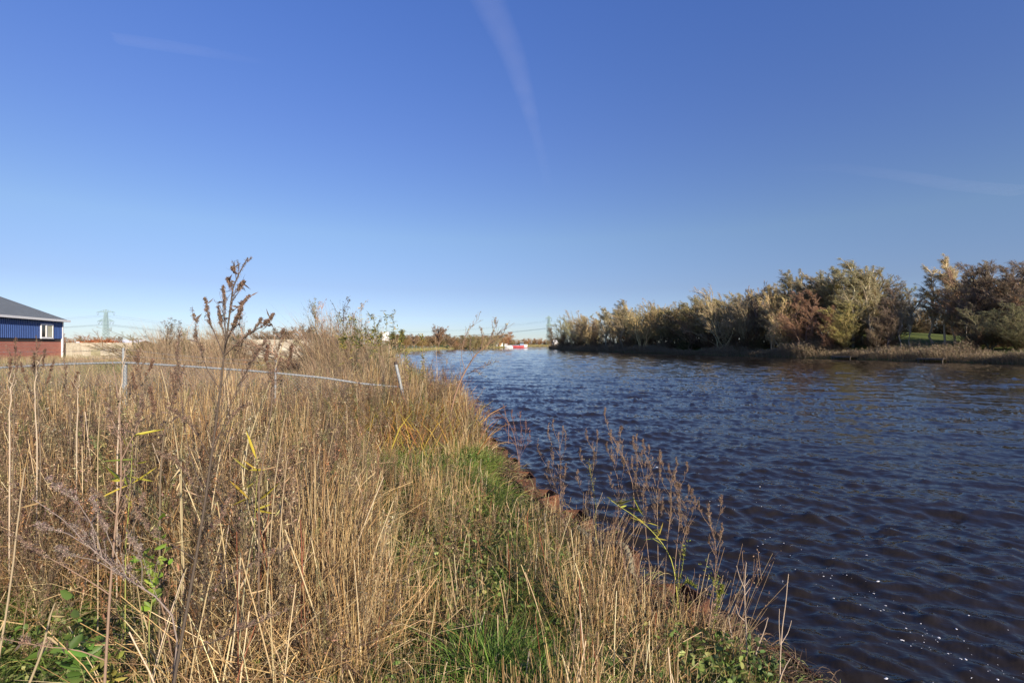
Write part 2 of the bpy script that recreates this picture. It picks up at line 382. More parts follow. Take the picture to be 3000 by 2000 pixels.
def rope():
    pts=np.array([P(1690,1545,4.55),P(1725,1575,4.45),P(1765,1600,4.3),P(1800,1590,4.2),P(1830,1600,4.1),P(1845,1640,3.95),P(1850,1690,3.8)])
    t=np.linspace(0,6,60); pp=np.stack([np.interp(t,range(7),pts[:,i]) for i in range(3)],-1)
    for _ in range(6): pp[1:-1]=(pp[:-2]+pp[1:-1]*2+pp[2:])/4
    g=Geo(); tw=np.linspace(0,40,60)
    for k in range(3):
        a=tw+k*2.09; T=nrm(np.gradient(pp,axis=0)); n1=nrm(np.cross(T,[0,0,1.])); n2=np.cross(T,n1)
        q=pp+.014*(np.cos(a)[:,None]*n1+np.sin(a)[:,None]*n2)
        tubes(g,q[None],.019,7,(1,1,1))
    m=m_noise('mossy_rope',(.08,.085,.05),(.30,.26,.18),30,.95,.5)
    tag(g.build('mooring_rope',m,smooth=True),'thick mossy grey rope hanging over the top of the rusty sheet piling','rope')
rope()
# ------------------------------------------------------------ blue and brick shed
def shed():
    C0=np.array([-45.6,49.0]); a=np.array([.326,-.945]); ang=math.atan2(a[1],a[0])
    root=thing('shed','blue clad shed with red brick base and grey roof, at the left edge','shed',(C0[0],C0[1],.7),ang)
    # local: +X along the wall towards the camera, -Y into the building? inward is local -Y
    # inward b=(-.945,-.326); local Y axis = (-a.y, a.x)=(.945,.326) -> inward = -Y
    LN=17.; W=20.; zb=2.1; zc=2.43; ze=4.15
    g=Geo(); g.box((0,-W,0),(LN,0,zb)); g.build('brick_wall',MAT['brick'],root)
    g=Geo(); g.box((0.01,-W+.01,zb),(LN-.01,-.012,zc)); g.build('dark_band',MAT['dark'],root)
    g=Geo(); n=int(LN/.25)
    for i in range(n):       # ribbed cladding sheets
        x=.0+i*.25; 
        g.add([[x,.03,zc],[x+.09,.03,zc],[x+.12,.07,zc],[x+.22,.07,zc],[x+.25,.03,zc],[x,.03,ze],[x+.09,.03,ze],[x+.12,.07,ze],[x+.22,.07,ze],[x+.25,.03,ze]],
              [[0,1,6,5],[1,2,7,6],[2,3,8,7],[3,4,9,8]],(1,1,1))
    g.box((0,-W,zc+.001),(LN,.028,ze)); 
    # gable infill
    for x in (0.,LN-.02):
        g.add([[x,0,ze],[x,-W,ze],[x,-W/2,ze+4.1],[x,-W/2,ze+4.1],[x+.02,0,ze],[x+.02,-W,ze],[x+.02,-W/2,ze+4.1],[x+.02,-W/2,ze+4.1]],[[0,1,2,3],[4,5,6,7]],(1,1,1))
    g.build('blue_cladding',MAT['blue'],root)
    g=Geo(); g.box((-.06,-.12,0),(.13,.10,ze)); g.build('corner_trim',MAT['white'],root)
    # roof with ribs
    g=Geo(); sl=.42; n=int((LN+1)/.25)
    for s_ in (0,1):
        for i in range(n):
            x=-.5+i*.25
            def pt(xx,up,d): 
                y=.35-d; z=ze+.12+sl*(d)+up
                if s_: y=-W-.35+d
                return [xx,y,z]
            D=W/2+.35
            g.add([pt(x,0,0),pt(x+.15,0,0),pt(x+.17,.05,0),pt(x+.23,.05,0),pt(x+.25,0,0),pt(x,0,D),pt(x+.15,0,D),pt(x+.17,.05,D),pt(x+.23,.05,D),pt(x+.25,0,D)],
              [[0,1,6,5],[1,2,7,6],[2,3,8,7],[3,4,9,8]],(1,1,1))
        D=W/2+.35
        g.add([pt(-.5,-.06,0),pt(n*.25-.5,-.06,0),pt(n*.25-.5,-.06,D),pt(-.5,-.06,D)],[[0,1,2,3]],(1,1,1))
    g.build('roof',MAT['roof'],root)
    g=Geo(); g.box((-.52,.36,ze-.03),(LN+.5,.48,ze+.17)); g.build('eaves_gutter',MAT['white'],root)
    g=Geo()                                            # soffit under the overhang
    g.box((-.5,.10,ze-.02),(LN+.4,.355,ze+.02)); g.build('soffit',MAT['dark'],root)
    # window
    w=Geo(); x0,x1,z0,z1=1.85,3.86,zc+.03,3.82
    f=.11
    for lo,hi in (((x0,.075,z0),(x1,.15,z0+f)),((x0,.075,z1-f),(x1,.15,z1)),((x0,.075,z0+f),(x0+f,.15,z1-f)),((x1-f,.075,z0+f),(x1,.15,z1-f)),((x0+1.05,.075,z0+f),(x0+1.05+.17,.155,z1-f))): w.box(lo,hi)
    wo=w.build('window',MAT['white'],root)
    p=Geo(); p.box((x0+f,.08,z0+f),(x0+1.05,.11,z1-f)); p.build('pane',MAT['glass'],wo)
    p=Geo(); p.box((x0+1.22,.08,z0+f),(x1-f,.11,z1-f)); p.build('pane',MAT['glass'],wo)
    m=m_noise('curtain',(.42,.42,.30),(.5,.5,.38),1,.8)
    p=Geo(); p.box((x0+f+.02,.111,z0+f+.02),(x0+1.02,.118,z1-f-.02)); p.build('blind',m,wo)
    b=Geo(); b.box((x0-.02,.08,z0-.05),(x1+.02,.19,z0-.003)); b.build('sill',MAT['white'],wo)
shed()
# ------------------------------------------------------------ stacked concrete block walls
def block_wall(label,x0,x1,y,z0,cw,ch,rows,studs=False,holes=(),yaw=0.):
    root=thing('block_wall',label,'wall',(x0,y,z0)); g=Geo(); r=np.random.default_rng(int(abs(x0)*7))
    cols=np.array([[1,.98,.93],[.93,.90,.83],[.80,.81,.62],[1.1,1.09,1.06],[.95,.90,.84],[.9,.88,.83]])
    for k in range(rows):
        x=-(k%2)*cw/2; i=0
        while x<x1-x0:
            w=cw if r.random()<.75 else cw*.6
            a=max(x,0); b=min(x+w,x1-x0)
            if b-a>.1 and not any((k==hk and a<=hx-x0<b) for hk,hx in holes):
                c=cols[r.integers(len(cols))]*r.uniform(.85,1.08); dy=r.normal()*.006
                g.box((a+.010,dy,k*ch+.010),(b-.010,.8+dy,(k+1)*ch-.002),c)
                if studs and k==rows-1:
                    for sx in np.arange(a+.2,b-.1,.4): g.box((sx-.13,.2,(k+1)*ch-.003),(sx+.13,.5,(k+1)*ch+.07),c)
            elif b-a>.1:
                hx=[h for hk,h in holes if hk==k][0]-x0; c=cols[0]
                g.box((a+.010,0,k*ch+.010),(hx-.2,.8,(k+1)*ch-.002),c); g.box((hx+.2,0,k*ch+.010),(b-.010,.8,(k+1)*ch-.002),c)
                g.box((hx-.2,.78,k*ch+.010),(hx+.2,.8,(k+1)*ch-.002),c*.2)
                if studs and k==rows-1:
                    for sx in np.arange(a+.2,b-.1,.4): g.box((sx-.13,.2,(k+1)*ch-.003),(sx+.13,.5,(k+1)*ch+.07),c)
            x+=w; i+=1
    g.box((.05,.06,0),(x1-x0-.05,.7,rows*ch-.03),(.38,.36,.32)) if not holes else None
    o=g.build('concrete_blocks',MAT['conc'],root)
block_wall('cream concrete block wall running right from the blue shed',-46.25,-39.1,50.,.72,1.6,.67,3)
block_wall('grey concrete block wall with small dark holes and knobbly top',-40.6,-20.5,56.,.65,1.6,.6,4,True,((3,-28.2),(1,-28.3)))
# ------------------------------------------------------------ galvanised fence
def arc_tube(g,pts,r,S=8,n=40,sag=0):
    pts=np.array(pts,float); t=np.linspace(0,len(pts)-1,n)
    pp=np.stack([np.interp(t,range(len(pts)),pts[:,i]) for i in range(3)],-1)
    for _ in range(3): pp[1:-1]=(pp[:-2]+pp[1:-1]*2+pp[2:])/4
    tubes(g,pp[None],r,S,(1,1,1)); return pp
def fence():
    fy=9.8
    pts=[P(-420,1108,fy),P(-200,1090,fy),P(0,1077,fy),P(180,1067,fy),P(363,1062,fy),P(560,1074,fy),P(780,1090,fy),P(950,1107,fy+.1),P(1060,1124,fy+.2),P(1172,1134,fy+.3)]
    root=thing('wire_fence','galvanised tube rail fence with chain link mesh crossing the weeds','fence',(pts[4][0],pts[4][1],.8))
    L=np.array(root.location)
    g=Geo(); pp=arc_tube(g,pts,.020,8,90); g.build('top_rail',MAT['galv'],root,L,True)
    # mesh hung below the rail
    g=Geo(); x0,x1=pp[0,0],pp[-1,0]; zr=lambda x:np.interp(x,pp[:,0],pp[:,2]); yr=lambda x:np.interp(x,pp[:,0],pp[:,1])
    A=[];
    for s_ in (1,-1):
        for xs in np.arange(x0-1.2,x1+1.2,.07):
            t=np.linspace(0,1.1,7); xx=xs+s_*t; ok=(xx>x0)&(xx<x1)
            if ok.sum()<7: continue
            A.append(np.stack([xx,yr(xx)-.03+.004*s_,zr(xx)-t],-1))
    tubes(g,np.array(A),.0017,3,(1,1,1)); g.build('chain_link',MAT['galv_dark'],root,L)
    # tie wires wrapped round the rail
    g=Geo(); A=[]
    for xs in np.arange(x0+.1,x1-.05,.07):
        a=np.linspace(0,2*math.pi,7); A.append(np.stack([xs+.01*np.sin(a*.5),yr(xs)+np.cos(a)*.027,zr(xs)+np.sin(a)*.027],-1))
    tubes(g,np.array(A),.003,3,(1,1,1)); tag(g.build('tie_wire',MAT['galv_dark'],root,L),kind='stuff')
    def post(px,top,bot,r,d=fy,px2=None,name='post',mat='galv'):
        g=Geo(); a=P(px,top,d); b=P(px2 or px,bot,d); b=a+(b-a)*1.0
        b2=b.copy(); b2[2]=.6; 
        if px2: b2[0]=a[0]+(b[0]-a[0])*(a[2]-.6)/(a[2]-b[2])
        tubes(g,np.array([[a,(a+b2)/2,b2]]),r,10,(1,1,1))
        tubes(g,np.array([[a+[0,0,.012],a+[0,0,-.012]]]),[[.001,r*1.05]],10,(1,1,1))
        return g.build(name,MAT[mat],root,L,True)
    post(367,1066,1135,.034,fy+.06)
    post(361,1020,1066,.021,fy+.05,name='extension_post')
    post(807,1055,1100,.02,fy-.05)
    post(-30,1030,1100,.03,fy+.06)
    # leaning end post with dark cap
    o=post(1159,1064,1140,.033,fy+.2,1177)
    a=P(1159,1064,fy+.2); g=Geo(); tubes(g,np.array([[a+[0,0,.03],a+[.004,0,-.03]]]),.036,10,(1,1,1)); g.build('post_cap',MAT['dark'],root,L,True)
    # two strands of barbed wire above the rail
    for strand in ([(-300,1024),(0,1031),(180,1031),(270,1028),(361,1023),(500,1040),(660,1052),(807,1059)],[(-300,1080),(60,1066),(200,1062),(280,1052),(361,1043),(500,1052),(640,1062),(807,1072)]):
        g=Geo(); pl=arc_tube(g,[P(px,py,fy+.04) for px,py in strand],.0028,3,80)
        A=[]
        for x in np.arange(pl[0,0],pl[-1,0],.12):
            c=np.array([x,np.interp(x,pl[:,0],pl[:,1]),np.interp(x,pl[:,0],pl[:,2])])
            for k in range(2):
                d=rng.normal(size=3); d=d/np.linalg.norm(d)*.016; A.append([c-d,c+d])
        tubes(g,np.array(A),.0022,3,(1,1,1)); g.build('barbed_wire',MAT['galv_dark'],root,L)
fence()
# ------------------------------------------------------------ canal sign, far wire fence
def sign():
    d=62.; root=thing('canal_sign','white blank sign board on two thin posts beside the canal','sign',P(1129,1045,d)); L=np.array(root.location)
    g=Geo(); a=P(1119,973,d); b=P(1138,998,d); g.box((a[0],d-.03,b[2]),(b[0],d,a[2])); g.build('sign_board',MAT['white'],root,L)
    for px in (1117.5,1140): 
        g=Geo(); a=P(px,970,d); tubes(g,np.array([[a,a*[1,1,0]+[0,.05,.5]]]),.05,6,(1,1,1)); g.build('post',MAT['galv'],root,L)
sign()
def far_fence():
    root=thing('wire_fence','low grey post and wire fence on the far left bank','fence',(P(1210,1018,165))); L=np.array(root.location)
    ps=[P(1150+i*11.5,1011+i*.35,150+i*6) for i in range(12)]
    for p in ps:
        g=Geo(); tubes(g,np.array([[p,p*[1,1,0]+[0,0,.6]]]),.05,5,(1,1,1)); g.build('post',MAT['galv'],root,L)
    g=Geo()
    for dz in (0.02,.4,.8): 
        tubes(g,(np.array(ps)-[0,0,dz])[None],.02,3,(1,1,1))
    g.build('wires',MAT['galv'],root,L)
far_fence()
# ------------------------------------------------------------ pylons and lines
def bars(g,prs,r):
    tubes(g,np.array(prs,float),r,4,(1,1,1))
def pylon(x,y,yaw,label,H=48.):
    root=thing('power_pylon',label,'pylon',(x,y,1.2),yaw,'power pylons carrying the line across the fields')
    wz=lambda z: np.interp(z,[0,10,30,44,H],[4.2,3.0,2.0,1.5,.1])
    zs=[0,6,11,15.5,19.5,23,26,29,31.5,34,36.5,39,41.5,44,H]; pr=[]
    cr=[(1,1),(1,-1),(-1,-1),(-1,1)]
    for i in range(len(zs)-1):
        for k in range(4):
            a=cr[k];b=cr[(k+1)%4]; p=lambda c,z:[c[0]*wz(z),c[1]*wz(z),z]
            pr.append([p(a,zs[i]),p(a,zs[i+1])]); pr.append([p(a,zs[i]),p(b,zs[i+1])]); pr.append([p(b,zs[i]),p(a,zs[i+1])])
            if i: pr.append([p(a,zs[i]),p(b,zs[i])])
    g=Geo(); bars(g,pr,.17); g.build('lattice_tower',MAT['pylon'],root)
    for z,hw,ht in ((44.,11.5,4.),(32.,10.3,4.)):
        pr=[]
        for sx in (1,-1):
            w=wz(z); w2=wz(z+ht)
            for sy in (1,-1):
                tip=[sx*hw,0,z]; pr+= [[[sx*w,sy*w,z],tip],[[sx*w2,sy*w2,z+ht],tip]]
                for f in (.25,.5,.75):
                    lo=np.array([sx*w,sy*w,z])*(1-f)+np.array(tip)*f; hi=np.array([sx*w2,sy*w2,z+ht])*(1-f)+np.array(tip)*f
                    pr.append([lo,hi]); 
                    lo2=np.array([sx*w,sy*w,z])*(1-f+.25)+np.array(tip)*(f-.25); pr.append([lo2,hi])
        g=Geo(); bars(g,pr,.15); ar=g.build('cross_arm',MAT['pylon'],root)
        for hx in ([-hw+1.6,-5.,5.,hw-1.6] if z<40 else [-hw+1.6,hw-1.6]):
            g=Geo(); bars(g,[[[hx-1.5,0,z],[hx,0,z-4.4]],[[hx+1.5,0,z],[hx,0,z-4.4]]],.16); g.build('insulator',MAT['wire'],ar)
    return root
PY=[(-1330,820,.0,None),(-546,650,.12,'tall green lattice pylon standing right of the blue shed roof'),(-424,1334,.1,'smallest faded lattice pylon, half hidden behind the leafy saplings'),
    (61,800,1.02,'lattice pylon rising at the tip of the far wood beside the canal bend'),(520,1180,1.0,None)]
for x,y,yw,lb in PY:
    if lb: pylon(x,y,yw,lb)
def attach(i,hx,z):
    x,y,yw,_=PY[i]; return np.array([x+hx*math.cos(yw),y+hx*math.sin(yw),1.2+z])
for (i,j,lb) in ((0,1,'power line running left from the tall pylon behind the shed roof'),(1,2,'power line dropping right from the tall left pylon over the dry weeds'),
                 (2,3,'power line crossing the sky above the canal to the pylon at the wood tip'),(3,4,'power line leading right from the pylon behind the wood tip')):
    m=(attach(i,0,30)+attach(j,0,30))/2
    root=thing('power_line',lb,'power line',m,0,'power lines strung between the pylons')
    for hx,z in ((-9.9,39.6),(9.9,39.6),(-8.7,27.6),(8.7,27.6),(-5,27.6),(5,27.6)):
        a,b=attach(i,hx,z),attach(j,hx,z); t=np.linspace(0,1,40)[:,None]; pp=a*(1-t)+b*t; pp[:,2]-=4*(14. if i==1 else 11.)*(t*(1-t))[:,0]
        g=Geo(); tubes(g,pp[None],.07,4,(1,1,1)); g.build('conductor',MAT['wire'],root,m)
# ------------------------------------------------------------ boats at the bend
def hull(g,L,B,H,sheer=.3,z0=-.3,n=14,full=.5):
    s=np.linspace(-1,1,n); w=B/2*np.clip(1-np.abs(np.maximum(s,0))**2.2,0.02,1)*np.where(s<0,1-(.12*(-s)),1)
    rows=[]
    for f,zz in ((.55,z0),(.9,.15*H),(1.,.6*H),(1.0,H)):
        z=zz+sheer*np.maximum(s,0)**2*(1 if zz>0 else 0)
        rows.append(np.stack([s*L/2*(.94+.06*f),w*f,z],-1))
    V=[];
    for r in rows: V.append(r); 
    for r in rows: q=r.copy(); q[:,1]*=-1; V.append(q)
    i=np.arange(n-1); Q=[]
    for k in range(3):
        Q.append(np.stack([k*n+i,k*n+i+1,(k+1)*n+i+1,(k+1)*n+i],-1)); Q.append(np.stack([(k+4)*n+i,(k+5)*n+i,(k+5)*n+i+1,(k+4)*n+i+1],-1))
    Q.append(np.array([[k*n,(k+1)*n,(k+5)*n,(k+4)*n] for k in range(3)]))
    g.add(np.concatenate(V),np.concatenate(Q),(1,1,1))
    d=np.concatenate([rows[3]-[0,0,.12],(rows[3]*[1,-1,1])-[0,0,.12]]); return d,n
def boats():
    d=338.; c=P(1516,1019,d); 
    root=thing('barge','long red hulled barge with pale blue wheelhouse moored at the bend','boat',(c[0],c[1],0),math.pi+.12)
    g=Geo(); dk,n=hull(g,13.5,3.4,1.5,.35); g.build('hull',MAT['red'],root,smooth=False)
    i=np.arange(n-1); g=Geo(); g.add(dk+[0,0,.10],np.stack([i,n+i,n+i+1,i+1],-1),(1,1,1)); g.build('deck',MAT['bluegrey'],root)
    g=Geo(); g.box((-6.75,-1.55,.5),(-4.3,1.55,2.25)); 
    g.build('stern_cabin',MAT['white'],root)
    g=Geo(); g.box((-4.2,-1.3,1.5),(-1.6,1.3,2.9)); w=g.build('wheelhouse',MAT['bluegrey'],root)
    g=Geo(); g.box((-4.25,-1.34,2.9),(-1.55,1.34,3.75)); g.build('windows',MAT['glass'],w)
    g=Geo(); g.box((-4.4,-1.45,3.75),(-1.4,1.45,3.9)); g.build('roof',MAT['white'],w)
    g=Geo(); g.box((-1.2,-1.1,1.5),(5.,1.1,1.85)); g.build('hatch_cover',MAT['bluegrey'],root)
    c=P(1491,1020,326); root=thing('motor_cruiser','small white motor cruiser with dark windows left of the red barge','boat',(c[0],c[1],0),math.pi-.1)
    g=Geo(); dk,n=hull(g,5.4,2.3,1.15,.3); g.build('hull',MAT['white'],root)
    g=Geo(); g.add(dk+[0,0,.10],np.stack([i,n+i,n+i+1,i+1],-1),(1,1,1)); g.build('deck',MAT['white'],root)
    g=Geo(); g.box((-1.6,-.9,1.1),(1.,.9,1.75)); cb=g.build('cabin',MAT['white'],root)
    g=Geo(); g.box((-1.2,-.93,1.28),(-.4,.93,1.6)); g.build('window',MAT['glass'],cb)
    g=Geo(); g.box((-.1,-.93,1.28),(.7,.93,1.6)); g.build('window',MAT['glass'],cb)
    c=P(1479,1018,336); root=thing('work_boat','dark low work boat with pale wheelhouse behind the white cruiser','boat',(c[0],c[1],0),math.pi)
    g=Geo(); dk,n=hull(g,5.,2.,.9,.3); g.build('hull',MAT['dark'],root)
    g=Geo(); g.box((-1.2,-.7,.8),(.2,.7,2.7)); cb=g.build('wheelhouse',MAT['white'],root)
    g=Geo(); g.box((-1.,-.72,1.9),(0.,.72,2.4)); g.build('window',MAT['glass'],cb)
    g=Geo(); tubes(g,np.array([[[-1.8,0,.8],[-1.8,0,3.2]]]),.07,5,(1,1,1)); g.build('mast',MAT['white'],root)
boats()
# ------------------------------------------------------------ small far buildings
def gable(name,label,x,y,L,W,zb,H,Hr,yaw,wall,roof,cat='house'):
    root=thing(name,label,cat,(x,y,zb),yaw)
    g=Geo(); g.box((-L/2,-W/2,0),(L/2,W/2,H)); g.build('wall',MAT[wall],root)
    g=Geo(); e=.3
    for sy in (1,-1):
        g.add([[-L/2-e,sy*(W/2+e),H-.05],[L/2+e,sy*(W/2+e),H-.05],[L/2+e,0,H+Hr],[-L/2-e,0,H+Hr],[-L/2-e,sy*(W/2+e),H+.12],[L/2+e,sy*(W/2+e),H+.12],[L/2+e,0,H+Hr+.17],[-L/2-e,0,H+Hr+.17]],
              [[0,1,2,3],[4,5,6,7],[0,1,5,4],[0,3,7,4],[1,2,6,5]],(1,1,1))
    g.build('roof',MAT[roof],root)
    for sx in (-1,1):
        g=Geo(); g.add([[sx*L/2,-W/2,H],[sx*L/2,W/2,H],[sx*L/2,0,H+Hr],[sx*L/2,0,H+Hr]],[[0,1,2,3]],(1,1,1))
        g.build('gable_wall',MAT[wall],root)
    g=Geo(); g.box((-L*.2,-W/2-.06,H*.35),(L*.05,-W/2-.01,H*.8)); g.build('window',MAT['glass'],root)
c=P(1463,1010,345); gable('cottage','tiny cream cottage under the trees at the canal bend',c[0],c[1],4.5,4,.9,2.4,1.8,.2,'white','roof')
c=P(1626,1008,285); gable('hut','white gabled hut half hidden at the left tip of the wood',c[0],c[1],2.,3,1.0,2.2,1.6,.2,'white','white','hut')
c=P(372,1003,125); gable('low_shed','long low shed with white roof beyond the cream block wall',c[0],c[1],9.,5,1.4,1.4,.7,.0,'dark','white','shed')
# orange rubble heap and blue tarpaulin behind the cream wall
g=Geo(); c=P(288,1004,62); n=18; th=np.linspace(0,2*math.pi,n,endpoint=False)
rows=[]
for k,f in enumerate((1,.82,.6,.35,.12)):
    zz=(2.1,2.5,2.8,3.0,3.12)[k]; rr=1.9*f
    rows.append(np.stack([c[0]+np.cos(th)*rr*(1+.1*rng.normal(size=n)),c[1]+np.sin(th)*rr,zz+.06*rng.normal(size=n)],-1))
rows.insert(0,rows[0]*[1,1,0]+[0,0,.8])
g.add(np.concatenate(rows),grid_quads(6,n,True),(1,1,1))
leaves(g,c*[1,1,0]+np.stack([rng.normal(size=700)*.95,rng.normal(size=700)*.7,np.full(700,0.)],-1)+np.stack([np.zeros(700)]*2+[2.3+.75*np.exp(-rng.random(700)*1.2)],-1),.28,.2,vary((.95,.8,.7),700))
m=m_noise('orange_rubble',(.20,.07,.03),(.42,.17,.08),4,.9,.3,attr=True)
tag(g.build('rubble_heap',m),'heap of orange brown rubble showing above the cream block wall','rubble heap')
root=thing('rowing_boat','upturned blue and white boat just showing over the cream block wall','boat',tuple(P(227,1010,60)))
L=np.array(root.location); g=Geo(); c=P(227,1004.5,60)
xs=np.linspace(-1,1,12); 
V=[];
for x in xs:
    w=.5*(1-abs(x)**2.5)+.03; h=.35*(1-abs(x)**3)
    V.append([[c[0]+x*.75,c[1]-w,c[2]-.9],[c[0]+x*.75,c[1]-w,c[2]-.1],[c[0]+x*.75,c[1],c[2]-.15+h*.5],[c[0]+x*.75,c[1]+w,c[2]-.1],[c[0]+x*.75,c[1]+w,c[2]-.9]])
g.add(np.array(V).reshape(-1,3),grid_quads(12,5),(1,1,1)); g.build('hull',m_noise('blue_paint',(.03,.04,.3),(.05,.06,.38),2,.5),root,L)
g=Geo(); g.box((c[0]-.12,c[1]-.08,c[2]+.02),(c[0]+.2,c[1]+.08,c[2]+.11)); g.build('keel_block',MAT['white'],root,L)
# ------------------------------------------------------------ fishing jetties
def jetty(px,py,label,L=3.2):
    u=(px-1500)/F; ys=np.linspace(55,150,400); i=np.argmin(np.abs(Er(ys)-u*ys)); y=ys[i]; x=u*y
    t=np.array([Er(y+1)-Er(y-1),2.]); yaw=math.atan2(t[1],t[0])
    root=thing('fishing_jetty',label,'jetty',(x,y,0),yaw,'wooden fishing jetties on the far bank')
    g=Geo()
    for k in range(int(L/.16)): g.box((-L/2+k*.16,-.2,.52),(-L/2+k*.16+.145,1.7,.57))
    g.build('deck',MAT['wood'],root)
    g=Geo(); g.box((-L/2,1.62,.36),(L/2,1.70,.515)); g.box((-L/2,-.1,.36),(L/2,-.02,.515)); g.build('beam',MAT['wood'],root)
    for sx in (-1,1):
        for sy in (.0,1.55):
            g=Geo(); tubes(g,np.array([[[sx*(L/2-.15),sy,.5],[sx*(L/2-.15),sy,-1.]]]),.08,8,(1,1,1)); g.build('leg',MAT['wood'],root)
jetty(2483,1045,'left fishing jetty, low grey planks on the reedy far bank')
jetty(2742,1052,'right fishing jetty, dark planks between the reeds nearer the right edge')
# ------------------------------------------------------------ condensation trail
def contrail(pts,H,name,label,amax,wk=4.):
    cen=[];wid=[]
    for px,py,w in pts:
        d=H*F/(1008-py); cen.append([(px-1500)/F*d,d,H]); wid.append(w*H/9000*wk)
    t=np.linspace(0,len(pts)-1,60); ce=np.stack([np.interp(t,range(len(pts)),np.array(cen)[:,k]) for k in range(3)],-1)
    for _ in range(4): ce[1:-1]=(ce[:-2]+2*ce[1:-1]+ce[2:])/4
    wi=np.interp(t,range(len(pts)),wid)
    V=[]; m=37; a=np.linspace(0,2*math.pi,m)[:-1]
    T=nrm(np.gradient(ce,axis=0)); S=nrm(np.cross(T,[0,0,1.]))
    V=ce[:,None]+S[:,None]*(np.cos(a)[None,:,None]*wi[:,None,None])+np.array([0,0,1.])*(np.sin(a)[None,:,None]*wi[:,None,None]*.18)
    g=Geo(); g.add(V.reshape(-1,3),grid_quads(60,36,True),(1,1,1))
    mt,n,l=M_new('ice_trail'); n.remove(n["Principled BSDF"])
    tr=n.new("ShaderNodeBsdfTransparent"); tl=n.new("ShaderNodeBsdfTranslucent"); df=n.new("ShaderNodeBsdfDiffuse"); ms=n.new("ShaderNodeMixShader"); ad=n.new("ShaderNodeAddShader")
    tl.inputs[0].default_value=(.85,.85,.9,1); df.inputs[0].default_value=(.85,.85,.9,1)
    l.new(tl.outputs[0],ad.inputs[0]); l.new(df.outputs[0],ad.inputs[1])
    lw_=n.new("ShaderNodeLayerWeight"); lw_.inputs[0].default_value=.5
    no=n.new("ShaderNodeTexNoise"); no.inputs["Scale"].default_value=.0011; no.inputs["Detail"].default_value=6; ge=n.new("ShaderNodeNewGeometry"); l.new(ge.outputs["Position"],no.inputs["Vector"])
    mr=n.new("ShaderNodeMapRange"); mr.inputs[1].default_value=.3; mr.inputs[2].default_value=.75; mr.inputs[3].default_value=.02; mr.inputs[4].default_value=amax
    l.new(no.outputs["Fac"],mr.inputs[0])
    at=n.new("ShaderNodeAttribute"); at.attribute_name="Col"; sp=n.new("ShaderNodeSeparateColor"); l.new(at.outputs["Color"],sp.inputs[0])
    mu=n.new("ShaderNodeMath"); mu.operation='MULTIPLY'; l.new(mr.outputs[0],mu.inputs[0]); l.new(sp.outputs[0],mu.inputs[1])
    l.new(mu.outputs[0],ms.inputs[0]); l.new(tr.outputs[0],ms.inputs[1]); l.new(ad.outputs[0],ms.inputs[2]); l.new(ms.outputs[0],n["Material Output"].inputs["Surface"])
    # density thins out at the rims and along the length
    g.c=[np.repeat(np.interp(np.arange(60)/59,[0,.45,.7,1],[1,.8,.3,.0]),36)[:,None]*np.tile(np.sin(a)**2,60)[:,None]*np.ones(3)]
    o=g.build(name,mt,smooth=True); tag(o,label,name.replace('_',' ')); o.visible_shadow=True
contrail([(1375,-160,330),(1430,0,300),(1500,150,270),(1545,300,220),(1572,400,170),(1598,500,200),(1610,580,180)],9000.,'contrail','faint white condensation trail slanting down the middle of the blue sky',.048,1.6)
contrail([(330,110,300),(470,130,330),(600,150,300),(720,172,200),(800,185,100)],10000.,'thin_cloud','faint thin cloud streak high in the upper left sky',.035,1.0)
contrail([(3000,560,700),(2800,542,600),(2650,515,500),(2450,490,400),(2250,495,250)],10500.,'thin_cloud','faint thin cloud streak in the right sky above the wood',.035,1.2)
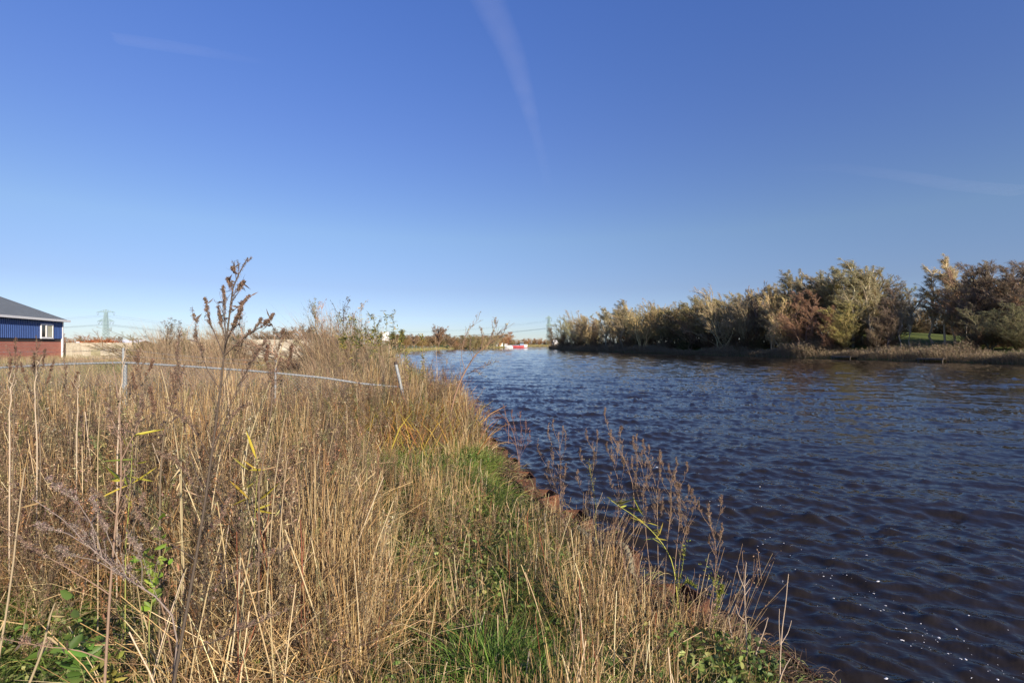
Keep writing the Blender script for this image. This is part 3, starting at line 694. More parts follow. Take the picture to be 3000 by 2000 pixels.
# ------------------------------------------------------------ trees
WIND=(-.15,.04,0)
def stems(n,spread,lo,hi,K=8,curve=.12,jit=.02):
    a=rng.uniform(0,6.28,n)+np.arange(n)*2.4; s=rng.uniform(.2,1,n)*spread; h=rng.uniform(lo,hi,n)
    t=np.linspace(0,1,K)[None,:]
    r=s[:,None]*h[:,None]*(t*.8+curve*t**2)
    p=np.stack([np.cos(a)[:,None]*r+.12*np.cos(a)[:,None],np.sin(a)[:,None]*r+.12*np.sin(a)[:,None],h[:,None]*t*np.sqrt(np.maximum(1-s[:,None]**2*.35,.3))],-1)
    j=rng.normal(size=p.shape)*jit*h[:,None,None]; j[:,0]=0; j[...,2]*=.3
    return p+j
def taper(r0,r1,K,N): return np.linspace(1,0,K)[None,:]**.8*(np.broadcast_to(r0,(N,))-r1)[:,None]+r1
def tree_proto(kind,seed):
    """10 m tall tree: returns mesh data blocks (trunk, crown)"""
    global rng
    keep=rng; rng=np.random.default_rng(seed)
    tg,cg=Geo(),Geo()
    bark=(.21,.17,.12); twig=(.30,.25,.19)
    W=WIND
    if kind=='fan':      # many-stemmed willow
        A=stems(9,.75,7.,9.6); B,_=sprout(A,13,.12,.98,.40,.6,.3,W,6,.55,0,.02)
        Cc,_=sprout(B,7,.15,1,.42,.6,.25,W,4,.5,.05,.04); D,_=sprout(Cc,4,.1,1,.5,.6,.2,W,3,.4)
        lf=(.37,.345,.235); nl=20; br=(.34,.30,.20); r0=.09
    elif kind=='tall':   # birch or poplar with a clear stem
        A=stems(1,.06,9.6,10,10,.05,.012); B,_=sprout(A,46,.25,.99,.32,.6,.5,W,6,.68,0,.02)
        Cc,_=sprout(B,9,.15,1,.42,.6,.2,W,4,.5,.1,.04); D,_=sprout(Cc,5,.1,1,.5,.6,.1,W,3,.4,.15)
        lf=(.35,.325,.235); nl=17; br=(.42,.38,.31); r0=.11
    elif kind=='twin':
        A=stems(3,.16,8.2,10,10,.1,.012); B,_=sprout(A,30,.25,.99,.30,.6,.5,W,6,.65,0,.02)
        Cc,_=sprout(B,8,.15,1,.42,.6,.2,W,4,.5,.1,.04); D,_=sprout(Cc,5,.1,1,.5,.6,.1,W,3,.4,.1)
        lf=(.35,.325,.225); nl=17; br=(.42,.37,.28); r0=.09
    elif kind=='alder':  # dark, dense
        A=stems(2,.22,8.8,10,9,.05,.02); B,_=sprout(A,34,.1,.99,.36,.8,.4,W,6,.6,0,.03)
        Cc,_=sprout(B,9,.15,1,.42,.65,.1,W,4,.5,0,.05); D,_=sprout(Cc,5,.1,1,.5,.7,.1,W,3,.4)
        lf=(.24,.215,.165); nl=16; br=(.14,.12,.10); r0=.11
    elif kind=='leafy':  # yellow-olive bushy tree
        A=stems(6,.5,7.2,9.2); B,_=sprout(A,18,.06,.98,.40,.7,.35,W,6,.55,0,.03)
        Cc,_=sprout(B,8,.15,1,.42,.6,.2,W,4,.5); D,_=sprout(Cc,4,.1,1,.5,.6,.2,W,3,.4)
        lf=(.35,.335,.18); nl=22; br=(.2,.17,.11); r0=.09
    elif kind=='shrub':  # low, twiggy, reddish brown
        A=stems(14,.85,6,10,6); B,_=sprout(A,9,.1,.98,.45,.6,.3,W,5,.5,0,.04)
        Cc,_=sprout(B,6,.1,1,.45,.6,.2,W,4,.5); D,_=sprout(Cc,3,.1,1,.5,.6,.1,W,3,.4)
        lf=(.24,.205,.145); nl=12; br=(.17,.12,.09); r0=.05
    else:                # 'bare' round winter crown
        A=stems(1,.03,6.,6.4,7,.02,.01); A2,_=sprout(A,24,.25,1,.85,.75,.35,(0,0,0),8,.3,0,.02)
        A=np.concatenate([np.stack([np.interp(np.linspace(0,1,8),np.linspace(0,1,7),A[0,:,k]) for k in range(3)],-1)[None],A2])
        B,_=sprout(A,12,.2,1,.36,.6,.35,(0,0,0),6,.5,0,.03); Cc,_=sprout(B,8,.15,1,.45,.6,.2,(0,0,0),4,.5,0,.04); D,_=sprout(Cc,5,.1,1,.5,.6,.2,(0,0,0),3,.4)
        lf=(.26,.19,.12); nl=1; br=(.19,.16,.13); r0=.12
    tubes(tg,A,taper(r0*rng.uniform(.7,1.2,len(A)),.025,A.shape[1],len(A)),6,vary(br,len(A),.12,.03))
    tubes(tg,B,taper(.038,.012,B.shape[1],len(B)),4,vary(br,len(B),.15,.03))
    tubes(cg,Cc,taper(.016,.008,Cc.shape[1],len(Cc)),3,vary(twig,len(Cc),.25,.05))
    tubes(cg,D,taper(.0095,.006,D.shape[1],len(D)),2,vary(twig,len(D),.3,.05))
    # leaves along the last twigs, in uneven clusters
    n=len(D); clump=vnoise(D[:,0,0]+D[:,0,2]*.7+seed,D[:,0,1]+D[:,0,2]*.6,.75)
    keepm=rng.random(n)<np.clip((clump-.05)*2.2,.35,1); Dk=D[keepm]; tone=clump[keepm]
    for k in range(nl):
        t=rng.uniform(.1,1,len(Dk)); f=t*1.999; i=f.astype(int); w=(f-i)[:,None]; r=np.arange(len(Dk))
        p=Dk[r,i]*(1-w)+Dk[r,i+1]*w+rng.normal(size=(len(Dk),3))*.06
        c=vary(lf,len(Dk),.32,.08)*(0.75+.6*tone)[:,None]
        leaves(cg,p,rng.uniform(.038,.07,len(Dk)),rng.uniform(.016,.034,len(Dk)),c,dirs=nrm(rng.normal(size=(len(Dk),3))+np.array([-.7,0,-.2])))
    rng=keep
    zt=np.percentile(np.concatenate(cg.v)[:,2],99.7); k_n=10./zt
    tg.v=[v*[1,1,k_n] for v in tg.v]; cg.v=[v*[1,1,k_n] for v in cg.v]
    to=tg.build('trunk',MAT['bark']); co=cg.build('crown',MAT['crown'])
    m=(to.data,co.data); bpy.data.objects.remove(to); bpy.data.objects.remove(co)
    return m
PROTO={}
for k,cnt in (('fan',3),('tall',3),('twin',2),('alder',3),('leafy',2),('shrub',3),('bare',2)):
    PROTO[k]=[tree_proto(k,100+31*i+hash_) for i,hash_ in zip(range(cnt),(len(k)*7,len(k)*13+5,len(k)*17+2))]
def lawn_light(x,y):
    rx,ry=x-86,y-110; a=rx*.56-ry*.83; p=rx*.83+ry*.56; return 3<a<60 and abs(p)<10
def tree(kind,x,y,top,label,group,tint=(1,1,1),wide=1.,var=None,name=None,cat=None,sink=0.15,crowntint=None):
    z=float(ground_z(np.array([x]),np.array([y]))[0])-sink
    h=(top-z)/10.*1.05
    nm=name or {'fan':'willow_tree','tall':'birch_tree','twin':'birch_tree','alder':'alder_tree','leafy':'leafy_tree','shrub':'shrub','bare':'bare_tree'}[kind]
    root=thing(nm,label,cat or ('shrub' if kind=='shrub' else 'tree'),(x,y,z),0,group)
    i=int(rng.integers(len(PROTO[kind]))) if var is None else var
    rz=rng.uniform(-.5,.5)
    for nme,me in zip(('trunk','crown'),PROTO[kind][i]):
        o=bpy.data.objects.new(nme,me); C.objects.link(o); o.parent=root
        o.rotation_euler=(0,0,rz); o.scale=(h*wide,h*wide,h)
        t=tint if nme=='trunk' or crowntint is None else crowntint
        o.color=(*t,1)
    return root
def rb_at(px):
    u=(px-1500)/F; ys=np.linspace(50,268,1200); i=np.argmin(np.abs(Er(ys)-u*ys)); return u,ys[i]
WOOD='trees of the wood along the far bank'
# px, top py, metres behind the waterline, kind, variant, width factor, tint, label
front=[
 (1622,962,1.5,'alder',0,1.2,(1,1,1),'small dark round tree at the very tip of the wood, next to the pylon'),
 (1648,938,4,'leafy',0,1.0,(.95,.95,.9),'olive tree second from the tip of the wood'),
 (1680,926,4,'fan',1,.95,(.9,.95,.8),'small olive willow between the tip of the wood and the pale spreading willow'),
 (1730,918,4,'fan',0,1.25,(1.25,1.1,.9),'pale spreading willow with visible forked stems near the left end of the wood'),
 (1775,906,5,'tall',0,1.5,(1,1,.9),'narrow pointed tree left of the big golden round willow'),
 (1822,885,6,'tall',1,1.5,(1,.95,.85),'narrow spiky-topped tree rising just left of the big golden round willow'),
 (1885,896,3,'fan',2,1.35,(1.35,1.15,.8),'big golden round willow with fanned stems on the far bank'),
 (1950,893,7,'leafy',1,1.1,(.9,.9,.8),'olive bushy tree just right of the big golden round willow'),
 (2020,900,5,'alder',1,1.3,(1.25,1.0,.8),'brownish tree between the golden round willow and the tall pale forked willow'),
 (2066,882,9,'leafy',0,1.1,(1.05,.95,.8),'tan leafed tree behind the left side of the tall pale forked willow'),
 (2115,850,4,'fan',1,1.15,(1.2,1.08,.9),'tall pale forked willow with windswept top near the middle of the wood'),
 (2180,872,6,'fan',0,1.0,(1.1,1,.9),'grey olive willow right of the tall pale forked willow'),
 (2215,842,9,'bare',0,.7,(1.3,1.2,1.1),'almost leafless windswept tree with grey feathery twigs'),
 (2262,846,5,'twin',0,1.4,(1.2,1.1,.9),'pale double-stemmed tree behind the cream flowering-looking willow'),
 (2290,872,3,'leafy',1,1.0,(1.9,1.65,1.5),'cream leafed willow standing low and bright by the water'),
 (2325,800,10,'twin',1,1.3,(.8,.8,.75),'tall dark windswept tree left of the highest crowns'),
 (2345,860,3,'alder',2,1.2,(1.35,1.0,.85),'reddish brown bare bush-like tree right of the cream leafed willow'),
 (2385,812,11,'tall',2,1.6,(1,.95,.85),'tall olive tree with a thin top between the dark windswept tree and the highest crown'),
 (2440,796,10,'twin',0,1.4,(1.0,1.0,.85),'left half of the highest crowns, pale stemmed windswept tree'),
 (2500,775,9,'tall',0,1.8,(1.05,1.06,.9),'highest tree in the wood, broad olive crown on pale stems'),
 (2548,790,10,'twin',1,1.4,(1.0,.98,.88),'tall tan tree making the right shoulder of the highest crown'),
 (2472,885,4,'leafy',0,1.4,(1.15,1.1,.75),'broad yellow green bushy tree below the highest crown'),
 (2425,905,3,'alder',0,1.3,(1.5,1.05,.85),'low brown tree left of the broad yellow green bushy tree'),
 (2600,850,5,'alder',1,1.0,(.9,.8,.75),'dark leaning tree with bent trunk at the left side of the lit lawn'),
 (2570,930,4,'alder',2,1.1,(1,.9,.8),'low dark tree under the leaning trees left of the lawn'),
 (2640,862,6,'tall',1,1.2,(.9,.85,.8),'thin dark straight tree on the left edge of the lit lawn'),
 (2735,790,15,'tall',2,1.4,(1.3,1.2,1.),'pale trunked birch leaning left on the right side of the lawn'),
 (2768,764,14,'tall',0,1.35,(1.35,1.25,1.05),'tallest pale trunked birch beside the lawn, its top bent left'),
 (2800,800,14,'tall',1,1.3,(1.3,1.2,1.),'pale trunked birch right of the tallest birch beside the lawn'),
 (2852,785,9,'alder',0,1.25,(.8,.72,.7),'tall dark alder just right of the pale birches'),
 (2915,783,8,'alder',1,1.35,(.75,.7,.68),'broadest tall dark alder near the right edge'),
 (2970,812,9,'alder',2,1.3,(.8,.75,.7),'dark alder between the broadest alder and the edge of the photo'),
 (3015,780,8,'alder',0,1.3,(.8,.72,.7),'dark tree cut off by the right edge of the photo'),
 (2900,900,5,'leafy',1,1.5,(.7,.72,.7),'dark green bushy tree low in front of the tall dark alders'),
 (2985,890,5,'leafy',0,1.5,(.75,.78,.72),'dark green bushy tree low at the right edge'),
 (2035,872,11,'tall',1,.8,(1.1,1.1,1.),'thin feathery tree top poking up left of the tall pale forked willow'),
 (2152,862,12,'tall',2,.8,(1.1,1.1,1.05),'thin feathery tree top poking up right of the tall pale forked willow'),
 (2408,803,13,'tall',1,.9,(1.0,1.0,.9),'slim grey green tree squeezed against the left half of the highest crowns'),
 (2668,850,9,'tall',2,.8,(1.1,1.05,.95),'slim pale trunk standing alone at the left of the lit lawn'),
 (2832,808,10,'tall',0,.8,(1.0,.95,.9),'slim tree between the pale birches and the tall dark alder'),
 (2885,776,12,'tall',1,.9,(.85,.8,.78),'thin dark tree top rising between the two tall dark alders'),
]
short=[]
for px,top,off,kind,var,wd,tint,lab in front:
    u,yw=rb_at(px); d=yw+off*1.15
    x=u*d; tree(kind,x,d,CAMZ+(1008-top)/F*d,lab,WOOD,tuple(np.array(tint)*1.15),wd,var)
    short.append((px,top,lab))
# second and third rows, a little lower than the skyline
skyl=np.array([(1610,975),(1650,935),(1700,924),(1750,915),(1800,900),(1830,890),(1880,905),(1950,895),(2010,888),(2060,885),(2100,858),(2150,870),(2215,865),(2260,870),(2300,850),(2340,830),(2400,822),(2500,800),(2580,830),(2640,865),(2700,868),(2750,850),(2800,840),(2850,815),(2920,800),(3000,815),(3200,810)])
nmk={'fan':'olive willow','leafy':'bushy yellow olive tree','alder':'brown alder','twin':'pale stemmed birch','tall':'slim birch'}
cnt={}
ORD=['first','second','third','fourth','fifth','sixth','seventh','eighth','ninth','tenth']
rows=[]
for row,(off,step) in enumerate(((13,30),(24,36))):
    px=1665+row*20
    while px<3130:
        rows.append((row,px+rng.uniform(-8,8),off)); px+=step*rng.uniform(.85,1.15)
for row,px,off in rows:
    u,yw=rb_at(px); d=yw+off*1.25+rng.uniform(-2,2)*1.5; x=u*d
    if d>262 or lawn_light(x,d) or px>3070: continue
    if 2625<px<2835 and row==0: continue
    kind=['leafy','fan','twin','alder','leafy','tall','fan'][int(rng.integers(7))]
    if 2625<px<2850: d+=14; x=u*d
    top=np.interp(px,skyl[:,0],skyl[:,1])+rng.uniform(2,24)+(4 if row else 0)
    near=min(short,key=lambda s_:abs(s_[0]-px)); key=(near[2],row,px<near[0]); cnt[key]=cnt.get(key,0)+1
    side='behind and left of' if px<near[0] else 'behind and right of'
    w_='further ' if row else ''
    base=' '.join(near[2].split()[:9])
    lab=f"{nmk[kind]} {w_}{side} the {base}"+('' if cnt[key]==1 else ', the one further out')
    t=np.array([1,.93,.8])*rng.uniform(.95,1.4)*np.exp(rng.normal(size=3)*.06)
    tree(kind,x,d,CAMZ+(1008-top)/F*d,' '.join(lab.split()[:16]),WOOD,tuple(t),rng.uniform(1.3,1.8),None)
# understorey shrubs
for i,px in enumerate(np.arange(1640,3080,9.5)):
    px+=rng.uniform(-6,6)
    u,yw=rb_at(px); d=yw+rng.uniform(4.5,14); x=u*d
    if 2610<px<2840 or lawn_light(x,d): continue
    t=np.array([.85,.8,.7])*rng.uniform(.6,1.05); t=t*((.85,1.05,.75) if rng.random()<.35 else (1.05,.95,.85))
    tree('shrub',x,d,CAMZ+rng.uniform(.3,3.2)*(.55+d/200),'dark brown twiggy shrub under the trees on the far bank',"shrubs under the far bank trees",tuple(t),rng.uniform(1.1,1.6))
# belt of trees deep behind so that the wood closes up
for i,px in enumerate(np.arange(1680,3200,26.)):
    u,yw=rb_at(px); d=min(yw+rng.uniform(44,56),290); x=u*d
    if x<Er(min(d,250))+12 or lawn_light(x,d) or px>3090: continue
    top=np.interp(px,skyl[:,0],skyl[:,1])+rng.uniform(25,75)
    t=np.array([.95,.85,.75])*rng.uniform(.75,1.1)
    tree(['leafy','alder','fan'][i%3],x,d,CAMZ+(1008-top)/F*d,'dim brown tree at the back of the far bank wood, seen only through gaps',"back row trees of the far bank wood",tuple(t),1.6)
for i,px in enumerate(np.arange(2600,2900,13.)):
    u,yw=rb_at(px); d=yw+rng.uniform(50,60); x=u*d
    tree('shrub',x,d,float(ground_z(np.array([x]),np.array([d]))[0])+rng.uniform(2.5,4.5),'dark shrub closing the view behind the lit lawn','shrubs behind the lit lawn',(.8,.8,.7),1.6)
# ---- far left bank
FL='trees along the far left bank'
tree('bare',*P(1286,1016,228)[:2],CAMZ+(1008-956)/F*228,'big round bare brown tree standing alone on the far left bank',FL,(1.15,.9,.75),1.5,0,crowntint=(1.2,.95,.8))
tree('bare',*P(1319,1014,236)[:2],CAMZ+(1008-982)/F*236,'small bare tree just right of the big round tree on the far left bank',FL,(1.1,.95,.8),1.5,1)
k=0
for px,top,kind,d,t,lab in [
 (1162,990,'alder',185,(1.6,1.2,.9),'brown hedge tree left of the round tree, next to the white sign'),
 (1190,985,'leafy',190,(1.2,.9,.7),'orange olive hedge tree third from the white sign'),
 (1213,980,'bare',195,(1.4,1.2,1),'thin bare hedge tree with feathery top between sign and round tree'),
 (1236,990,'leafy',200,(1.3,1.05,.7),'yellow olive bushy tree just left of the big round bare tree'),
 (1338,993,'alder',250,(1.7,1.1,.8),'reddish brown tree right of the small bare tree on the far bank'),
 (1356,995,'alder',258,(1.5,1.1,.8),'brown tree fourth from the big round tree going right'),
 (1376,986,'leafy',265,(1.0,1.0,.8),'olive green tree in the middle of the far left bank row'),
 (1398,984,'leafy',275,(1.1,1.0,.75),'olive yellow tree behind the twigs of the leaning sapling'),
 (1420,982,'fan',285,(1.15,1.0,.8),'tan willow behind the top of the leaning sapling'),
 (1440,980,'fan',295,(1.0,.95,.8),'grey olive willow left of the tiny cream cottage'),
 (1462,976,'fan',340,(1.3,.95,.7),'russet willow towering over the tiny cream cottage'),
 (1482,974,'alder',352,(1.9,1.1,.8),'tall russet tree at the right end of the far left bank row'),
 (1252,1000,'shrub',210,(1.4,1.2,.8),'yellow brown bush at the foot of the big round bare tree'),
 (1345,1003,'shrub',248,(1.2,1.1,.8),'low brown bush under the reddish brown tree on the far bank'),
 (1140,985,'fan',175,(1.2,1.1,.9),'pale olive willow directly behind the white sign board')]:
    x,y,_=P(px,1010,d); tree(kind,x,y,CAMZ+(1008-top)/F*d,lab,FL,t,2.1)
for i,px in enumerate(np.arange(1480,1640,7.)):
    d=545+rng.uniform(0,14); x,y,_=P(px+rng.uniform(-2,2),1010,d)
    tree(['leafy','alder','shrub'][i%3],x,y,CAMZ+(1008-994+rng.uniform(-4,3))/F*d,'distant brown and orange tree in the low line across the end of the canal','distant trees across the end of the canal',((1.7,1.1,.7),(1.5,1.05,.75),(1.3,1.1,.8))[int(rng.integers(3))],1.7)
for i,px in enumerate(np.arange(1150,1490,8.)):
    d=300+(px-1165)*.45+rng.uniform(0,12); x,y,_=P(px+rng.uniform(-3,3),1010,d)
    tree(['alder','leafy','bare'][i%3],x,y,CAMZ+(1008-986+rng.uniform(-5,6))/F*d,'distant brown tree in the second line behind the far left bank','distant trees behind the far left bank',((1.3,1.05,.8),(1.1,1.,.8))[i%2],2.6)
# ---- trees behind the walls
BW='trees behind the concrete walls'
for px,top,d,kind,t,lab in [
 (192,981,100,'alder',(1.5,1.1,.9),'dark brown tree touching the right end of the blue shed'),
 (232,979,95,'shrub',(1.6,1.1,.8),'broad russet brown bush left of the tall pylon'),
 (262,981,97,'shrub',(1.5,1.1,.8),'russet brown bush directly left of the tall pylon legs'),
 (300,985,110,'shrub',(1.3,1.,.8),'low brown bush in front of the tall pylon legs'),
 (330,984,150,'bare',(1.4,1.3,1.2),'small grey bare tree just right of the tall pylon'),
 (345,988,120,'alder',(1.2,1.,.9),'small dark tree above the long low white roofed shed'),
 (396,990,170,'bare',(1.2,1.1,1.),'small dark bare tree right of the long low white roofed shed'),
 (640,975,130,'bare',(1.3,1.2,1.1),'grey bare tree behind the top of the big mugwort'),
 (690,978,140,'bare',(1.3,1.2,1.1),'grey bare tree right of the big mugwort top'),
 (760,968,120,'bare',(1.4,1.35,1.3),'pale grey feathery bare tree left of the rounder bare trees'),
 (795,967,122,'bare',(1.5,1.4,1.3),'pale grey feathery bare tree above the dark hole in the wall'),
 (828,962,110,'bare',(1.0,.9,.85),'dark round bare tree behind the grey block wall'),
 (852,975,118,'alder',(1.3,1.,.95),'dark brown tree between two bare trees behind the grey wall'),
 (870,972,120,'alder',(1.3,1.,.95),'dark reddish tree left of the open bare tree behind the wall'),
 (892,955,112,'bare',(1.1,1.,.95),'open spreading bare tree, tallest behind the grey block wall'),
 (925,972,130,'bare',(1.2,1.1,1.),'bare tree half hidden by the pale haze of brush'),
 (965,980,150,'alder',(1.2,1.,.9),'brown tree behind the pale dome of brush')]:
    x,y,_=P(px,1010,d); tree(kind,x,y,CAMZ+(1008-top)/F*d,lab,BW,t,1.9)
# ------------------------------------------------------------ rough vegetation on the near bank
K_=[]   # u, y, height, straw, brown, green
for row in ((2.3,((-1.3,.4,.2,.3,1),(-1,.35,.25,.2,1),(-.85,.4,.3,.25,1),(-.7,.75,.7,.4,.5),(-.55,1.0,1,.3,.2),(-.4,.8,.85,.3,.3),(-.2,.38,.32,.25,.9),(0,.36,.4,.15,1),(.15,.5,.95,.1,.3),(.3,.42,.85,.15,.35),(.45,.2,.25,.4,.9))),
            (3.3,((-1.2,.7,.4,.6,.7),(-.85,.85,.5,.7,.4),(-.65,1.0,.9,.5,.2),(-.45,.95,1,.5,.1),(-.25,.5,.5,.4,.7),(-.05,.38,.42,.2,.9),(.1,.5,.85,.1,.3),(.25,.45,.75,.3,.25))),
            (4.5,((-1,1.,.4,1,.2),(-.7,1.,.6,1,.1),(-.4,.85,.7,.9,.15),(-.2,.45,.5,.4,.8),(0,.4,.6,.2,.8),(.1,.45,.6,.4,.3))),
            (6.5,((-1,1.,.4,1,.2),(-.6,.95,.4,1,.1),(-.35,.8,.45,1,.2),(-.2,.4,.3,.35,1),(-.08,.33,.35,.2,1),(0,.33,.45,.3,.7))),
            (9.,((-1,.85,.4,.9,.4),(-.6,.85,.35,1,.3),(-.35,.85,.4,1,.2),(-.27,1.0,.5,1,.2),(-.2,1.05,.6,.9,.3),(-.1,.8,.7,.7,.3))),
            (12.,((-1,.9,.4,.8,.5),(-.6,.9,.4,.8,.4),(-.3,1.05,.5,.8,.3),(-.17,1.25,.9,.8,.2)))):
    y0=row[0]
    for u,h,s_,b_,g_ in row[1]: K_.append((u*y0,y0,h,s_,b_,g_))
K_=np.array(K_)
def zone(x,y):
    sc=np.maximum(y,2)[:,None]
    w=1/(((x[:,None]-K_[:,0])**2+(y[:,None]-K_[:,1])**2*.8)/sc**1.5+.004)**2.2
    return (w[:,:,None]*K_[None,:,2:]).sum(1)/w.sum(1)[:,None]
def scatter(N,y0=1.9,y1=13.,pw=-.5,umin=-1.35,umax=.62,keepf=None,inset=.02):
    out=[]
    n=0
    while n<N:
        M=int(N*1.5); a=1+pw; y=(rng.random(M)*(y1**a-y0**a)+y0**a)**(1/a); x=rng.uniform(umin,umax,M)*y
        vo=sstep(3.6,4.3,y)*(1-sstep(6.3,6.9,y))*(.05+.34*vnoise(y,y*0,1.6,71)); ok=(x<Eb(y)-np.maximum(inset,vo+rng.normal(size=M)*.05))&(np.hypot(x,y)>1.75)
        x,y=x[ok],y[ok]
        if keepf is not None:
            k=rng.random(len(x))<keepf(x,y); x,y=x[k],y[k]
        out.append((x,y)); n+=len(x)
    x=np.concatenate([o[0] for o in out])[:N]; y=np.concatenate([o[1] for o in out])[:N]
    return x,y
def curve(x,y,h,lean,bend,K,z0=-.03):
    N=len(x); a=rng.uniform(0,6.28,N); b=a+rng.normal(size=N)*.8
    t=np.linspace(0,1,K)[None,:]
    dx=np.cos(a)[:,None]*lean[:,None]*t+np.cos(b)[:,None]*bend[:,None]*t**2.2
    dy=np.sin(a)[:,None]*lean[:,None]*t+np.sin(b)[:,None]*bend[:,None]*t**2.2
    zz=t*np.sqrt(np.clip(1-(lean+bend)[:,None]**2*t**2*.6,.08,1))
    z=ground_z(x,y)+z0
    return np.stack([x[:,None]+dx*h[:,None],y[:,None]+dy*h[:,None],z[:,None]+zz*h[:,None]],-1)
STRAW=[(.62,.46,.24),(.53,.37,.18),(.68,.54,.32),(.36,.23,.11),(.45,.285,.12),(.23,.145,.075)]
SB=[(.22,.13,.08),(.17,.10,.065),(.27,.17,.11),(.30,.11,.055),(.13,.085,.06)]
GR=[(.12,.19,.035),(.17,.24,.05),(.24,.27,.07),(.31,.29,.10),(.085,.14,.03)]
def clear(x,y):
    u=x/y; return 1-.85*sstep(-1.35,-1.2,u)*(1-sstep(-.78,-.68,u+.12*(vnoise(x,y,2.,80)-.5)))*(1-sstep(3.0,3.9,y+.8*(vnoise(x,y,1.5,81)-.5)))
# straw: upright dead stalks
g=Geo()
def fstraw(x,y): z=zone(x,y); return clear(x,y)*z[:,1]*np.clip((vnoise(x,y,2.4,4)-.42)*4.5,.04,1)
x,y=scatter(14000,keepf=fstraw,inset=-.06); Z=zone(x,y)
h=Z[:,0]*rng.uniform(.3,1.2,len(x))*(.45+1.0*vnoise(x,y,1.3,6))
P_=curve(x,y,h,np.abs(rng.normal(size=len(x)))*.10,np.abs(rng.normal(size=len(x)))*.08,4)
tubes(g,P_,np.linspace(1,.6,4)[None,:]*(rng.uniform(.0012,.0030,len(x))*np.clip((y/3.5)**.6,.8,2))[:,None],3,vary(pick(STRAW,len(x),[.24,.22,.16,.16,.14,.08]),len(x),.16,.03))
x,y=scatter(900,keepf=lambda x,y: clear(x,y)*(.15+zone(x,y)[:,1])); h=zone(x,y)[:,0]*rng.uniform(.5,1.3,len(x))
tubes(g,curve(x,y,h,np.abs(rng.normal(size=len(x)))*.16,np.abs(rng.normal(size=len(x)))*.1,5),np.linspace(1,.6,5)[None,:]*rng.uniform(.0032,.0052,len(x))[:,None],4,vary(pick([(.60,.49,.30),(.50,.38,.21),(.66,.56,.40),(.26,.10,.055),(.22,.15,.10)],len(x),[.34,.26,.14,.10,.16]),len(x),.12,.03))
# leaning and broken ones
x,y=scatter(6000,keepf=fstraw); Z=zone(x,y); h=Z[:,0]*rng.uniform(.4,1.,len(x))
tubes(g,curve(x,y,h,rng.uniform(.3,.9,len(x)),rng.uniform(0,.3,len(x)),4),(rng.uniform(.0012,.0026,len(x))*np.clip((y/3.5)**.6,.8,2))[:,None],3,vary(pick(STRAW,len(x)),len(x),.16,.03))
tag(g.build('straw',MAT['blade']),kind='stuff')
# dry blades hanging off the stalks
g=Geo()
x,y=scatter(24000,inset=-.1,keepf=lambda x,y: clear(x,y)*(.2+zone(x,y)[:,1]*.8)*np.clip(vnoise(x,y,1.9,15)*2-.3,.15,1)); Z=zone(x,y); h=Z[:,0]*rng.uniform(.25,.95,len(x))
tubes(g,curve(x,y,h,np.abs(rng.normal(size=len(x)))*.35,rng.uniform(.2,1.3,len(x)),5),np.array([.8,1,.8,.5,.1])[None,:]*(rng.uniform(.0015,.0036,len(x))*np.clip((y/4)**.6,.8,2))[:,None],2,vary(pick(STRAW,len(x)),len(x),.2,.04))
tag(g.build('dry_grass',MAT['blade']),kind='stuff')
# litter of fallen straw
g=Geo(); x,y=scatter(60000,pw=-.8); N=len(x); a=rng.uniform(0,6.28,N); L=rng.uniform(.04,.22,N); el=rng.normal(size=N)*.35
d=np.stack([np.cos(a)*np.cos(el),np.sin(a)*np.cos(el),np.sin(el)],-1); c=np.stack([x,y,ground_z(x,y)+np.abs(rng.normal(size=N))*.08*zone(x,y)[:,0]+.01],-1)
tubes(g,np.stack([c-d*L[:,None]*.5,c+rng.normal(size=(N,3))*.006,c+d*L[:,None]*.5],1),rng.uniform(.0009,.0026,N)[:,None]*np.clip((y/3.5)**.5,.8,2)[:,None],2,vary(pick([(.36,.27,.15),(.25,.18,.10),(.15,.10,.06),(.42,.32,.19)],N),N,.25,.04))
tag(g.build('straw_litter',MAT['blade']),kind='stuff')
# green grass
g=Geo(); 
def fgreen(x,y): z=zone(x,y); return np.clip(z[:,3],0,1)**1.3*np.clip(vnoise(x,y,2.6,9)*2.-.2,.08,1)
x,y=scatter(105000,keepf=fgreen,inset=-.04); N=len(x); Z=zone(x,y); h=rng.uniform(.09,.34,N)*(.7+.7*vnoise(x,y,1.7,8))
tubes(g,curve(x,y,h,rng.uniform(.0,.6,N),rng.uniform(.1,1.,N),4),np.array([.9,1,.7,.1])[None,:]*(rng.uniform(.0012,.0030,N)*np.clip((y/4)**.6,.8,2))[:,None],2,vary(pick(GR,N,[.25,.27,.22,.14,.12]),N,.2,.05))
x=rng.uniform(-4.2,-1.2,16000); y=rng.uniform(1.8,4.2,16000); u=x/y; ok=(u>-1.3)&(u<-.66+.1*vnoise(x,y,2,50))&(rng.random(16000)<np.clip(vnoise(x,y,2.2,51)*2-.2,.1,1)); x,y=x[ok],y[ok]; N=len(x)
tubes(g,curve(x,y,rng.uniform(.12,.4,N),rng.uniform(.0,.6,N),rng.uniform(.3,1.2,N),5),np.array([.9,1,.9,.6,.1])[None,:]*rng.uniform(.0014,.0034,N)[:,None],2,vary(pick(GR,N,[.35,.3,.12,.08,.15]),N,.2,.05))
x=rng.normal(size=7000)*.6-.85; y=rng.normal(size=7000)*.9+6.3; ok=x<Eb(y); x,y=x[ok],y[ok]; N=len(x)
tubes(g,curve(x,y,rng.uniform(.15,.4,N),rng.uniform(.0,.6,N),rng.uniform(.3,1.2,N),5),np.array([.9,1,.9,.6,.1])[None,:]*rng.uniform(.002,.0045,N)[:,None],2,vary(pick(GR,N,[.3,.3,.2,.1,.1]),N,.2,.05))
tag(g.build('green_grass',MAT['green']),kind='stuff')
